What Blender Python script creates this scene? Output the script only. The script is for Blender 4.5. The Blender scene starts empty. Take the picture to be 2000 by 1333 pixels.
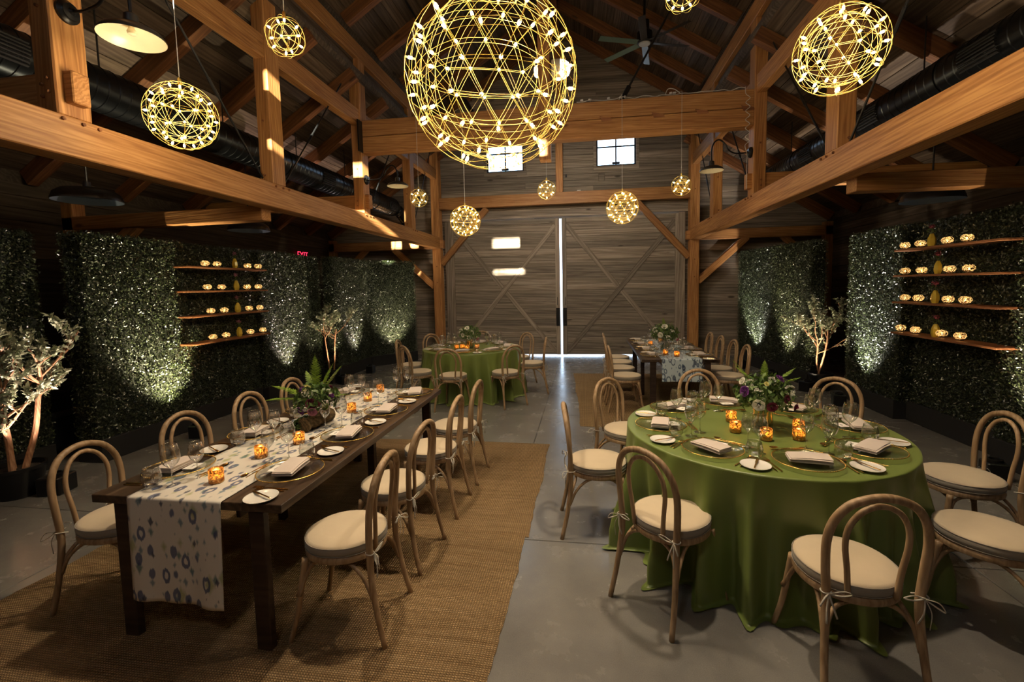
import bpy, math, random
import numpy as np
from mathutils import Vector, Matrix, Euler
random.seed(7); RNG = np.random.default_rng(11)
SC = bpy.context.scene
COL = SC.collection
PI = math.pi
# ------------------------------------------------------------------ camera
cam_d = bpy.data.cameras.new('camera'); cam = bpy.data.objects.new('camera', cam_d); COL.objects.link(cam)
cam_d.sensor_width = 36; cam_d.lens = 889/2000*36
cam_d.shift_x = -0.00304; cam_d.shift_y = -0.01828
cam_d.clip_start = 0.05; cam_d.clip_end = 200
cam.matrix_world = Matrix(((0.98829896, 0.0091631, 0.15225374, 0), (0.1510175, 0.08140476, -0.98517358, 0),
                           (-0.02142143, 0.996639, 0.07906845, 1.765), (0, 0, 0, 1)))
SC.camera = cam
# ------------------------------------------------------------------ world, sun, exposure
W = bpy.data.worlds.new('sky'); SC.world = W; W.use_nodes = True
bg = W.node_tree.nodes['Background']; bg.inputs[0].default_value = (0.60, 0.78, 1.0, 1); bg.inputs[1].default_value = 7.0
sun_d = bpy.data.lights.new('sun', 'SUN'); sun = bpy.data.objects.new('sun', sun_d); COL.objects.link(sun)
sun_d.energy = 90; sun_d.color = (1.0, 0.86, 0.66); sun_d.angle = math.radians(0.6)
sun.rotation_euler = Vector((-0.212, 1.0, -0.211)).to_track_quat('-Z', 'Y').to_euler()
SC.view_settings.view_transform = 'Standard'; SC.view_settings.look = 'None'
SC.view_settings.gamma = 1; SC.view_settings.use_curve_mapping = False
SC.view_settings.exposure = 0.12
cy = SC.cycles
cy.max_bounces = 7; cy.diffuse_bounces = 4; cy.glossy_bounces = 3; cy.transmission_bounces = 4
cy.transparent_max_bounces = 24; cy.sample_clamp_indirect = 7.0; cy.sample_clamp_direct = 0
cy.caustics_reflective = False; cy.caustics_refractive = False; cy.use_denoising = True; cy.use_light_tree = True
# strengths of the lamps and the added spots
P_BIG, P_MID, P_SMALL = 118, 22, 7
P_DOWN, P_FAR, P_NEAR, P_UP, P_VOT, P_BOWL = 240, 310, 42, 600, 0.28, 0.22

def added_spot(loc, aim, power, size, col=(1.0, .80, .56), r=.06):  # added spots with no lamp modelled, brightening tables, doors and foreground
    d = bpy.data.lights.new('ceiling_spot_light', 'SPOT'); d.energy = power; d.color = col; d.spot_size = math.radians(size); d.spot_blend = 1.0; d.shadow_soft_size = r
    o = bpy.data.objects.new('ceiling_spot_light', d); COL.objects.link(o); o.location = loc; o.rotation_euler = (Vector(aim)-Vector(loc)).to_track_quat('-Z', 'Y').to_euler(); return o
added_spot((-1.25, 2.86, 3.93), (-1.70, 2.95, 0), P_DOWN, 106)
added_spot((0.55, 2.86, 3.93), (1.05, 3.1, 0), P_DOWN, 106)
added_spot((-0.6, -.6, 3.6), (-0.7, 2.0, 0), P_NEAR, 125, (1.0, .88, .74), .12)
added_spot((-0.60, 7.65, 4.35), (-0.60, 11.0, 2.2), P_FAR*.85, 140, (1.0, .86, .68))
added_spot((-1.35, 5.9, 4.7), (-1.6, 7.4, 0), P_FAR*.55, 80)
added_spot((0.5, 5.9, 4.7), (1.1, 7.4, 0), P_FAR*.45, 80)

# ------------------------------------------------------------------ helpers
class MB:
    def __init__(s): s.v = []; s.f = []; s.mi = []; s.m = 0
    def add(s, V, F):
        b = len(s.v); s.v += [tuple(p) for p in V]; s.f += [tuple(i+b for i in f) for f in F]; s.mi += [s.m]*len(F)
    def box(s, x0, x1, y0, y1, z0, z1, M=None, jit=0):
        V = [Vector((x, y, z)) for z in (z0, z1) for y in (y0, y1) for x in (x0, x1)]
        if M is not None: V = [M @ p for p in V]
        s.add(V, [(0, 2, 3, 1), (4, 5, 7, 6), (0, 1, 5, 4), (2, 6, 7, 3), (0, 4, 6, 2), (1, 3, 7, 5)])
    def bbox(s, x0, x1, y0, y1, z0, z1, b=0.004, M=None):
        # box with chamfered edges
        xs, ys, zs = (x0, x0+b, x1-b, x1), (y0, y0+b, y1-b, y1), (z0, z0+b, z1-b, z1)
        V = []; idx = {}
        def P(i, j, k):
            key = (i, j, k)
            if key not in idx:
                idx[key] = len(V); p = Vector((xs[i], ys[j], zs[k])); V.append(M @ p if M is not None else p)
            return idx[key]
        F = []
        for k, kk in ((0, 0), (3, 3)):
            F.append((P(1,1,k), P(2,1,k), P(2,2,k), P(1,2,k)) if k else (P(1,1,k), P(1,2,k), P(2,2,k), P(2,1,k)))
        for j in (0, 3): F.append((P(1,j,1), P(2,j,1), P(2,j,2), P(1,j,2)) if j == 0 else (P(1,j,1), P(1,j,2), P(2,j,2), P(2,j,1)))
        for i in (0, 3): F.append((P(i,1,1), P(i,1,2), P(i,2,2), P(i,2,1)) if i == 0 else (P(i,1,1), P(i,2,1), P(i,2,2), P(i,1,2)))
        for k in (0, 3):
            kk = 1 if k == 0 else 2
            for j in (0, 3):
                jj = 1 if j == 0 else 2
                F.append((P(1,jj,k), P(2,jj,k), P(2,j,kk), P(1,j,kk)))
            for i in (0, 3):
                ii = 1 if i == 0 else 2
                F.append((P(ii,1,k), P(ii,2,k), P(i,2,kk), P(i,1,kk)))
        for j in (0, 3):
            jj = 1 if j == 0 else 2
            for i in (0, 3):
                ii = 1 if i == 0 else 2
                F.append((P(ii,j,1), P(ii,j,2), P(i,jj,2), P(i,jj,1)))
                for k in (0, 3):
                    kk = 1 if k == 0 else 2
                    F.append((P(ii,jj,k), P(ii,j,kk), P(i,jj,kk)))
        s.add(V, F)
    def tube(s, pts, r, n=8, closed=False, cap=True, sq=1.0):
        pts = [Vector(p) for p in pts]; N = len(pts)
        rs = r if hasattr(r, '__len__') else [r]*N
        T = []
        for i in range(N):
            a = pts[i-1] if (i > 0 or closed) else pts[i]; b = pts[(i+1) % N] if (i < N-1 or closed) else pts[i]
            t = (b-a); T.append(t.normalized() if t.length > 1e-9 else Vector((0, 0, 1)))
        up = Vector((0, 0, 1)) if abs(T[0].z) < .9 else Vector((0, 1, 0))
        u = T[0].cross(up).normalized(); V = []
        for i in range(N):
            if i: 
                u = (u - T[i]*u.dot(T[i]))
                u = u.normalized() if u.length > 1e-6 else T[i].orthogonal().normalized()
            w = T[i].cross(u)
            for k in range(n):
                a = 2*PI*k/n; V.append(pts[i] + (u*math.cos(a) + w*math.sin(a)*sq)*rs[i])
        F = []
        for i in range(N if closed else N-1):
            j = (i+1) % N
            for k in range(n):
                l = (k+1) % n; F.append((i*n+k, i*n+l, j*n+l, j*n+k))
        if cap and not closed:
            F.append(tuple(range(n-1, -1, -1))); F.append(tuple((N-1)*n+k for k in range(n)))
        s.add(V, F)
    def lathe(s, prof, n=24, M=None, rib=0, ribamp=0, capb=False, capt=False):
        V = []; F = []
        for (r, z) in prof:
            for k in range(n):
                a = 2*PI*k/n; rr = r*(1+ribamp*math.cos(rib*a)) if rib else r
                p = Vector((rr*math.cos(a), rr*math.sin(a), z)); V.append(M @ p if M is not None else p)
        for i in range(len(prof)-1):
            for k in range(n):
                l = (k+1) % n; F.append((i*n+k, i*n+l, (i+1)*n+l, (i+1)*n+k))
        if capb: F.append(tuple(range(n-1, -1, -1)))
        if capt: F.append(tuple((len(prof)-1)*n+k for k in range(n)))
        s.add(V, F)
    def mesh(s, name, mats, smooth=True, autos=None):
        me = bpy.data.meshes.new(name); me.from_pydata([tuple(p) for p in s.v], [], s.f)
        for m in (mats if isinstance(mats, (list, tuple)) else [mats]): me.materials.append(m)
        if any(s.mi): me.polygons.foreach_set('material_index', s.mi)
        if smooth: me.polygons.foreach_set('use_smooth', [True]*len(me.polygons))
        if smooth and autos: 
            try: me.set_sharp_from_angle(angle=math.radians(autos))
            except Exception: pass
        me.update(); return me
def catm(pts, k=6, closed=False):
    P = [Vector(p) for p in pts]; n = len(P); out = []
    rng = range(n if closed else n-1)
    for i in rng:
        p0 = P[i-1] if (i > 0 or closed) else P[0]*2-P[1]; p1 = P[i]; p2 = P[(i+1) % n]
        p3 = P[(i+2) % n] if (i+2 < n or closed) else P[-1]*2-P[-2]
        for j in range(k):
            t = j/k
            out.append(0.5*((2*p1)+(-p0+p2)*t+(2*p0-5*p1+4*p2-p3)*t*t+(-p0+3*p1-3*p2+p3)*t**3))
    if not closed: out.append(P[-1])
    return out
def obj(name, me, parent=None, loc=(0, 0, 0), rot=(0, 0, 0), scale=None, mats=None, smooth=True, autos=40):
    if isinstance(me, MB): me = me.mesh(name, mats, smooth, autos)
    o = bpy.data.objects.new(name, me); COL.objects.link(o)
    o.location = loc; o.rotation_euler = rot
    if scale: o.scale = scale
    if parent: o.parent = parent
    return o
def empty(name, loc=(0, 0, 0), rz=0.0):
    o = bpy.data.objects.new(name, None); COL.objects.link(o); o.location = loc; o.rotation_euler = (0, 0, rz)
    o.empty_display_size = .05; return o
def tag(o, label, cat, group=None, kind=None):
    o['label'] = label; o['category'] = cat
    if group: o['group'] = group
    if kind: o['kind'] = kind
    return o
def struct(o): o['kind'] = 'structure'; return o
def dup(root, loc, rz=0.0, label=None, group=None, rot=None):
    r = root.copy(); COL.objects.link(r); r.location = loc; r.rotation_euler = rot if rot else (0, 0, rz)
    if label: r['label'] = label
    if group: r['group'] = group
    for ch in root.children:
        c = ch.copy(); COL.objects.link(c); c.parent = r
        for g in ch.children:
            d = g.copy(); COL.objects.link(d); d.parent = c
    return r
def lamp(kind, name, loc, power, color, parent=None, radius=.05, spot=None, blend=.5, aim=None):
    d = bpy.data.lights.new(name, kind); d.energy = power; d.color = color
    if kind != 'SUN': d.shadow_soft_size = radius
    if kind == 'SPOT': d.spot_size = math.radians(spot); d.spot_blend = blend
    o = bpy.data.objects.new(name, d); COL.objects.link(o); o.location = loc
    if aim is not None: o.rotation_euler = (Vector(aim)-Vector(loc)).to_track_quat('-Z', 'Y').to_euler()
    if parent: o.parent = parent
    return o

# ------------------------------------------------------------------ materials
class NT:
    def __init__(s, name):
        s.m = bpy.data.materials.new(name); s.m.use_nodes = True; s.t = s.m.node_tree; s.n = s.t.nodes; s.l = s.t.links
        s.b = s.n['Principled BSDF']; s.out = s.n['Material Output']
    def N(s, typ, **kw):
        x = s.n.new(typ)
        for k, v in kw.items():
            if k.startswith('i_'):
                key = k[2:]; x.inputs[int(key) if key.isdigit() else key.replace('_', ' ')].default_value = v
            else: setattr(x, k, v)
        return x
    def L(s, a, b): s.l.new(a, b)
    def coords(s, scale=(1, 1, 1), kind='Object', rnd=True):
        tc = s.N('ShaderNodeTexCoord'); mp = s.N('ShaderNodeMapping'); mp.inputs['Scale'].default_value = scale
        if rnd:
            oi = s.N('ShaderNodeObjectInfo'); vm = s.N('ShaderNodeVectorMath', operation='SCALE'); cx = s.N('ShaderNodeCombineXYZ')
            s.L(oi.outputs['Random'], cx.inputs[0]); s.L(oi.outputs['Random'], cx.inputs[1]); s.L(oi.outputs['Random'], cx.inputs[2])
            s.L(cx.outputs[0], vm.inputs[0]); vm.inputs['Scale'].default_value = 37.0
            va = s.N('ShaderNodeVectorMath', operation='ADD'); s.L(tc.outputs[kind], va.inputs[0]); s.L(vm.outputs[0], va.inputs[1])
            s.L(va.outputs[0], mp.inputs[0])
        else: s.L(tc.outputs[kind], mp.inputs[0])
        return mp.outputs[0]
    def noise(s, vec, scale=5, detail=4, rough=.6, dist=0):
        x = s.N('ShaderNodeTexNoise'); x.inputs['Scale'].default_value = scale; x.inputs['Detail'].default_value = detail
        x.inputs['Roughness'].default_value = rough; x.inputs['Distortion'].default_value = dist; s.L(vec, x.inputs['Vector']); return x.outputs['Fac']
    def ramp(s, fac, stops):
        r = s.N('ShaderNodeValToRGB'); e = r.color_ramp.elements
        while len(e) < len(stops): e.new(.5)
        for i, (p, c) in enumerate(stops): e[i].position = p; e[i].color = (*c, 1) if len(c) == 3 else c
        s.L(fac, r.inputs[0]); return r.outputs[0]
    def mix(s, f, a, b, mode='MIX'):
        m = s.N('ShaderNodeMix', data_type='RGBA', blend_type=mode)
        for i, v in ((0, f), (6, a), (7, b)):
            if hasattr(v, 'is_linked') or hasattr(v, 'links'): s.L(v, m.inputs[i])
            else: m.inputs[i].default_value = v if i == 0 else (*v, 1)
        return m.outputs[2]
    def bump(s, h, dist=.002, strength=.5):
        b = s.N('ShaderNodeBump'); b.inputs['Distance'].default_value = dist; b.inputs['Strength'].default_value = strength
        s.L(h, b.inputs['Height']); s.L(b.outputs[0], s.b.inputs['Normal'])
    def col(s, c):
        if hasattr(c, 'links'): s.L(c, s.b.inputs['Base Color'])
        else: s.b.inputs['Base Color'].default_value = (*c, 1)
    def set(s, **kw):
        for k, v in kw.items(): s.b.inputs[k.replace('_', ' ')].default_value = v
def simple(name, c, rough=.5, metal=0, spec=None, noise=None, amp=.25):
    t = NT(name)
    if noise:
        f = t.noise(t.coords(), noise, 5); c2 = tuple(x*(1-amp) for x in c); c3 = tuple(min(1, x*(1+amp)) for x in c)
        t.col(t.ramp(f, [(.3, c2), (.7, c3)]))
    else: t.col(c)
    t.set(Roughness=rough, Metallic=metal)
    if spec is not None: t.b.inputs['Specular IOR Level'].default_value = spec
    return t.m
def wood(name, c1, c2, c3, axis=0, rough=.6, grain=9, stretch=.06, bumpd=.003, tint=.25, knots=True, spec=.35, wv=.16):
    t = NT(name); sc = [1, 1, 1]; sc[axis] = stretch
    v = t.coords(tuple(sc))
    n1 = t.noise(v, grain, 6, .65, 1.2); w = t.N('ShaderNodeTexWave', wave_type='BANDS', bands_direction='DIAGONAL')
    w.inputs['Scale'].default_value = grain*1.3; w.inputs['Distortion'].default_value = 9; w.inputs['Detail'].default_value = 3; w.inputs['Detail Scale'].default_value = 1.2
    t.L(v, w.inputs['Vector'])
    mx = t.N('ShaderNodeMath', operation='ADD'); ml = t.N('ShaderNodeMath', operation='MULTIPLY', i_1=wv); t.L(w.outputs['Fac'], ml.inputs[0])
    ml2 = t.N('ShaderNodeMath', operation='MULTIPLY', i_1=1-wv); t.L(n1, ml2.inputs[0]); t.L(ml.outputs[0], mx.inputs[0]); t.L(ml2.outputs[0], mx.inputs[1])
    c = t.ramp(mx.outputs[0], [(.32, c1), (.5, c2), (.68, c3)])
    if knots:
        v2 = t.coords(tuple(1 if i != axis else .35 for i in range(3))); vo = t.N('ShaderNodeTexVoronoi'); vo.inputs['Scale'].default_value = 2.6; t.L(v2, vo.inputs['Vector'])
        k = t.ramp(vo.outputs['Distance'], [(.05, (0, 0, 0)), (.09, (1, 1, 1))]); c = t.mix(k, tuple(x*.55 for x in c1), c)
    oi = t.N('ShaderNodeObjectInfo'); k = t.ramp(oi.outputs['Random'], [(0, (1-tint,)*3), (1, (1+tint*.6, 1+tint*.55, 1+tint*.5))])
    t.col(t.mix(1.0, c, k, 'MULTIPLY')); t.bump(mx.outputs[0], bumpd, .8); t.set(Roughness=rough); t.b.inputs['Specular IOR Level'].default_value = spec
    return t.m
M = {}
M['timber'] = wood('timber', (.27, .112, .034), (.40, .185, .060), (.53, .275, .100), 0, .55, 14, .05)
M['timber_end'] = wood('timber_end', (.14, .05, .02), (.22, .09, .035), (.3, .13, .055), 0, .7)
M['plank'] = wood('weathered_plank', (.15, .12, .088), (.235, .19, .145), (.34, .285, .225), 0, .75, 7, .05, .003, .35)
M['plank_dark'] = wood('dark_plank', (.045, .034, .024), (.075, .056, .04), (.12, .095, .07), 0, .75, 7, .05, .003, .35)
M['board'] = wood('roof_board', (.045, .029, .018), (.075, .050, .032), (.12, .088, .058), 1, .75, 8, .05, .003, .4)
M['rafter'] = wood('rafter_wood', (.11, .040, .014), (.165, .065, .022), (.24, .105, .038), 0, .6)
M['tabletop'] = wood('dark_tabletop', (.022, .012, .007), (.045, .026, .015), (.085, .052, .03), 1, .38, 8, .05, .0008, .2, True, .5)
M['table_leg'] = wood('dark_table_leg', (.018, .010, .007), (.032, .018, .012), (.05, .03, .02), 2, .5, 8, .06, .001, .1, False)
M['chair'] = wood('bentwood', (.22, .135, .068), (.32, .21, .115), (.43, .295, .175), 2, .45, 14, .12, .0004, .12, False, .4)
M['shelf'] = wood('shelf_wood', (.14, .05, .018), (.22, .085, .03), (.30, .13, .05), 1, .5, 9, .06, .001, .1, False)
M['log'] = wood('mossy_log', (.035, .03, .012), (.09, .06, .025), (.2, .13, .06), 1, .9, 16, .4, .004, .1, False)
def cushion_mat(name, c, noisy=.12):
    t = NT(name); v = t.coords((1, 1, 1), rnd=False); a = t.noise(v, 380, 2); b = t.noise(v, 9, 3)
    t.col(t.mix(b, tuple(x*(1-noisy) for x in c), tuple(x*(1+noisy*.4) for x in c))); t.bump(a, .0008, .5); t.set(Roughness=.9)
    t.b.inputs['Sheen Weight'].default_value = .2; return t.m
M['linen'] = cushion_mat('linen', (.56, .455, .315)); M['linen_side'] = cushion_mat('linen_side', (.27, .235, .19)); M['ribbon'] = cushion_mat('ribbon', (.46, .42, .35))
M['napkin'] = cushion_mat('napkin_cloth', (.60, .51, .45)); M['card'] = simple('card_paper', (.78, .74, .68), .7)
M['ink'] = simple('ink', (.02, .02, .02), .6)
M['china'] = simple('white_china', (.72, .69, .63), .15)
M['gold'] = simple('gold', (.85, .56, .17), .25, 1.0, noise=60, amp=.3)
M['gold_dark'] = simple('brushed_gold', (.75, .47, .16), .2, 1.0)
M['black'] = simple('black_metal', (.012, .012, .013), .35, .4)
M['black_soft'] = simple('black_cloth', (.006, .006, .007), .9, noise=30)
M['steel_rod'] = simple('dark_steel', (.05, .052, .055), .35, .8)
M['duct'] = simple('duct_black', (.035, .04, .045), .28, .9)
M['duct_hole'] = simple('duct_grille', (.004, .004, .005), .7)
M['enamel'] = simple('white_enamel', (.80, .72, .52), .22)
M['enamel_grey'] = simple('grey_enamel', (.13, .16, .19), .4)  # white dish lining, its shade and bluish daylight put into the colour
M['shade_out'] = simple('shade_outside', (.035, .034, .033), .35, .2)
M['white_cable'] = simple('white_cable', (.55, .53, .5), .6)
M['fan_blade'] = simple('fan_blade', (.10, .16, .13), .35, .2); M['fan_blade_dark'] = simple('fan_blade_dark', (.02, .02, .02), .4)  # lighter greenish copy: light on two blades put into their colour
M['switch'] = simple('switch_plastic', (.35, .35, .34), .5)
M['leather'] = simple('black_leather', (.012, .014, .018), .28, noise=80)
M['stem'] = simple('stem_green', (.10, .17, .04), .5)
M['soil'] = simple('soil', (.02, .014, .01), .95, noise=60)
M['bark'] = wood('bark', (.15, .07, .035), (.25, .125, .062), (.36, .20, .115), 2, .8, 12, .3, .004, .1, False)
M['lead'] = simple('blue_panel', (.10, .30, .45), .6, noise=5)
M['ground'] = simple('outside_ground', (.45, .45, .44), .9, noise=3)
def emit(name, c, s, samp=False):
    t = NT(name); e = t.N('ShaderNodeEmission'); e.inputs[0].default_value = (*c, 1); e.inputs[1].default_value = s
    t.L(e.outputs[0], t.out.inputs[0]); t.m.cycles.emission_sampling = 'AUTO' if samp else 'NONE'; return t.m
M['led'] = emit('led_glow', (1.0, .80, .36), 30.0)
M['led_core'] = emit('led_core', (1.0, .66, .20), 2.2)
M['lamp_glow'] = emit('lamp_glow', (1.0, .95, .86), 2.6)
M['flame'] = emit('flame', (1.0, .66, .28), 40.0)
M['exit_red'] = emit('exit_letters', (1.0, .03, .08), 2.2)
def frame_mat():
    t = NT('brass_wire'); t.col((.78, .56, .15)); t.set(Metallic=1.0, Roughness=.35); return t.m
M['wire'] = frame_mat()
def glass_mat(name, tint=(1, 1, 1), gloss=1.0, rough=.02, ior=1.5):
    t = NT(name); tr = t.N('ShaderNodeBsdfTransparent'); tr.inputs[0].default_value = (*tint, 1)
    g = t.N('ShaderNodeBsdfGlossy'); g.inputs['Roughness'].default_value = rough+.02
    f = t.N('ShaderNodeLayerWeight', i_0=.5); pw = t.N('ShaderNodeMath', operation='POWER', i_1=2.6); t.L(f.outputs['Facing'], pw.inputs[0])
    m = t.N('ShaderNodeMath', operation='MULTIPLY_ADD', i_1=1.0*gloss, i_2=.16*gloss); t.L(pw.outputs[0], m.inputs[0]); m.use_clamp = True
    x = t.N('ShaderNodeMixShader'); t.L(m.outputs[0], x.inputs[0]); t.L(tr.outputs[0], x.inputs[1]); t.L(g.outputs[0], x.inputs[2]); t.L(x.outputs[0], t.out.inputs[0]); return t.m
M['glass'] = glass_mat('clear_glass', (.95, .96, .95), 1.5); M['pane'] = glass_mat('window_pane', (.93, .96, .97), 1.0, .01)
M['charger'] = glass_mat('smoked_glass', (.97, .965, .94), .6, .12)
M['water_vase'] = glass_mat('green_glass', (.45, .5, .33), 1.5, .03)
def votive_mat(name, c, tr):
    t = NT(name); v = t.coords((1, 1, 1)); vo = t.N('ShaderNodeTexVoronoi'); vo.inputs['Scale'].default_value = 130; t.L(v, vo.inputs['Vector'])
    f = t.noise(v, 95, 3, .7); r = t.ramp(f, [(.42, (0, 0, 0)), (.60, (1, 1, 1))])
    tl = t.N('ShaderNodeBsdfTranslucent'); tl.inputs[0].default_value = (*tr, 1)
    a = t.N('ShaderNodeBsdfTransparent'); a.inputs[0].default_value = (*tr, 1)
    x1 = t.N('ShaderNodeMixShader', i_0=.32); t.L(tl.outputs[0], x1.inputs[1]); t.L(a.outputs[0], x1.inputs[2])
    t.col(c); t.set(Metallic=.9, Roughness=.25); x = t.N('ShaderNodeMixShader'); t.L(r, x.inputs[0]); t.L(t.b.outputs[0], x.inputs[1]); t.L(x1.outputs[0], x.inputs[2]); t.L(x.outputs[0], t.out.inputs[0]); return t.m
M['votive'] = votive_mat('mercury_glass', (.66, .38, .15), (1.0, .64, .27)); M['bowl'] = votive_mat('crackled_gold_glass', (.55, .40, .22), (1.0, .80, .50))
def leaf_mat(name, c1, c2, rough=.32, spec=.5, transl=.15):
    t = NT(name); g = t.N('ShaderNodeNewGeometry'); c = t.ramp(g.outputs['Random Per Island'], [(0, c1), (1, c2)]); t.col(c)
    t.set(Roughness=rough); t.b.inputs['Specular IOR Level'].default_value = spec
    tl = t.N('ShaderNodeBsdfTranslucent'); t.L(c, tl.inputs[0]); x = t.N('ShaderNodeMixShader', i_0=transl); t.L(t.b.outputs[0], x.inputs[1]); t.L(tl.outputs[0], x.inputs[2]); t.L(x.outputs[0], t.out.inputs[0]); return t.m
M['hedge'] = leaf_mat('boxwood_leaf', (.012, .020, .007), (.045, .062, .022), .32, 1.0, .06)
M['olive'] = leaf_mat('olive_leaf', (.16, .21, .10), (.52, .52, .40), .35, .7, .2)
M['fern'] = leaf_mat('fern_leaf', (.12, .20, .02), (.26, .38, .05), .5, .3, .3)
M['leafy'] = leaf_mat('bouquet_leaf', (.03, .075, .015), (.13, .20, .045), .45, .4, .2)
M['white_petal'] = leaf_mat('white_petal', (.68, .66, .56), (.85, .83, .75), .6, .2, .2)
M['yellow_petal'] = leaf_mat('cream_petal', (.6, .55, .2), (.75, .7, .3), .6, .2, .2)
M['purple_petal'] = leaf_mat('purple_petal', (.11, .025, .15), (.24, .07, .30), .6, .2, .15)
M['plum_petal'] = leaf_mat('plum_petal', (.09, .012, .03), (.2, .03, .07), .6, .2, .15)
M['mauve_petal'] = leaf_mat('mauve_petal', (.32, .12, .19), (.45, .2, .28), .6, .2, .2)
M['pink_petal'] = leaf_mat('pink_petal', (.35, .08, .12), (.5, .13, .18), .6, .2, .2)
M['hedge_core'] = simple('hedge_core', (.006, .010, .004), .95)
M['yellow_glass'] = simple('yellow_glass', (.62, .46, .06), .18, 0)
def cloth_mat():
    t = NT('green_satin'); v = t.coords((1, 1, 1), rnd=False); n = t.noise(v, 3.5, 4); f = t.noise(v, 420, 2)
    t.col(t.mix(n, (.125, .172, .038), (.170, .218, .056))); t.set(Roughness=.36); t.b.inputs['Specular IOR Level'].default_value = .5
    t.b.inputs['Sheen Weight'].default_value = .2; t.b.inputs['Sheen Tint'].default_value = (.6, .7, .3, 1); t.b.inputs['Sheen Roughness'].default_value = .4
    t.bump(f, .0006, .4); return t.m
M['cloth'] = cloth_mat()
def runner_mat(name, base, cols, blue=False):
    # woven ikat print: streaky diamonds, rings and drops in several dyes
    t = NT(name); tc = t.N('ShaderNodeUVMap'); mp = t.N('ShaderNodeMapping'); t.L(tc.outputs[0], mp.inputs[0])
    nz = t.N('ShaderNodeTexNoise'); nz.inputs['Scale'].default_value = 60; sm = t.N('ShaderNodeMapping'); sm.inputs['Scale'].default_value = (2.0, .12, 1); t.L(tc.outputs[0], sm.inputs[0]); t.L(sm.outputs[0], nz.inputs['Vector'])
    off = t.N('ShaderNodeVectorMath', operation='MULTIPLY'); t.L(nz.outputs['Color'], off.inputs[0]); off.inputs[1].default_value = (0.0, .035, 0)
    ad = t.N('ShaderNodeVectorMath', operation='ADD'); t.L(tc.outputs[0], ad.inputs[0]); t.L(off.outputs[0], ad.inputs[1])
    c = None
    prev = (*base,)
    cur = t.mix(0.0, prev, prev)
    for i, (colr, scl, typ, lo, hi) in enumerate(cols):
        m2 = t.N('ShaderNodeMapping'); m2.inputs['Location'].default_value = (i*3.7, i*1.9, 0); m2.inputs['Scale'].default_value = (scl, scl*.62, 1); t.L(ad.outputs[0], m2.inputs[0])
        vo = t.N('ShaderNodeTexVoronoi', distance='MANHATTAN' if typ != 'ring' else 'EUCLIDEAN'); vo.inputs['Scale'].default_value = 1.0; vo.inputs['Randomness'].default_value = .55; t.L(m2.outputs[0], vo.inputs['Vector'])
        if typ == 'ring': r = t.ramp(vo.outputs['Distance'], [(lo-.05, (0,)*3), (lo, (1,)*3), (hi, (1,)*3), (hi+.05, (0,)*3)])
        else: r = t.ramp(vo.outputs['Distance'], [(lo, (1,)*3), (hi, (0,)*3)])
        th = t.N('ShaderNodeSeparateColor'); t.L(vo.outputs['Color'], th.inputs[0]); gt = t.N('ShaderNodeMath', operation='GREATER_THAN', i_1=.35); t.L(th.outputs[0], gt.inputs[0])
        mu = t.N('ShaderNodeMath', operation='MULTIPLY'); t.L(r, mu.inputs[0]); t.L(gt.outputs[0], mu.inputs[1])
        m3 = t.N('ShaderNodeMath', operation='MULTIPLY', i_1=.85); t.L(mu.outputs[0], m3.inputs[0])
        cur = t.mix(m3.outputs[0], cur, colr)
    t.col(cur); t.set(Roughness=.85); return t.m
M['runner'] = runner_mat('ikat_cloth', (.62, .58, .51), [((.34, .36, .17), 12, 'd', .24, .46), ((.08, .16, .15), 14, 'd', .24, .42), ((.05, .07, .16), 16, 'ring', .22, .36), ((.02, .03, .07), 17, 'd', .22, .36), ((.13, .20, .24), 22, 'd', .25, .48)])
M['runner_blue'] = runner_mat('blue_ikat_cloth', (.42, .50, .54), [((.06, .10, .17), 19, 'd', .24, .40), ((.03, .06, .12), 17, 'ring', .22, .34), ((.10, .16, .25), 25, 'd', .2, .38), ((.02, .04, .09), 15, 'ring', .36, .46)])
def concrete():
    t = NT('polished_concrete'); v = t.coords((1, 1, 1), rnd=False); a = t.noise(v, 1.1, 6, .55, .2); b = t.noise(v, 5, 3, .5); d = t.noise(v, 140, 3)
    c = t.ramp(a, [(.3, (.125, .118, .108)), (.5, (.165, .157, .145)), (.72, (.21, .2, .184))]); v2 = t.noise(v, 3.2, 9, .68)
    c2 = t.ramp(v2, [(.25, (.82, .83, .86)), (.75, (1.16, 1.14, 1.11))]); t.col(t.mix(1.0, c, c2, 'MULTIPLY')); sp = t.noise(v, 220, 2, .6); c4 = t.ramp(sp, [(.3, (.86,)*3), (.7, (1.12,)*3)]); cc = t.b.inputs['Base Color'].links[0].from_socket; t.col(t.mix(1.0, cc, c4, 'MULTIPLY')); r = t.ramp(v2, [(.2, (.17,)*3), (.8, (.33,)*3)]); t.L(r, t.b.inputs['Roughness']); return t.m
M['concrete'] = concrete()
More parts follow.
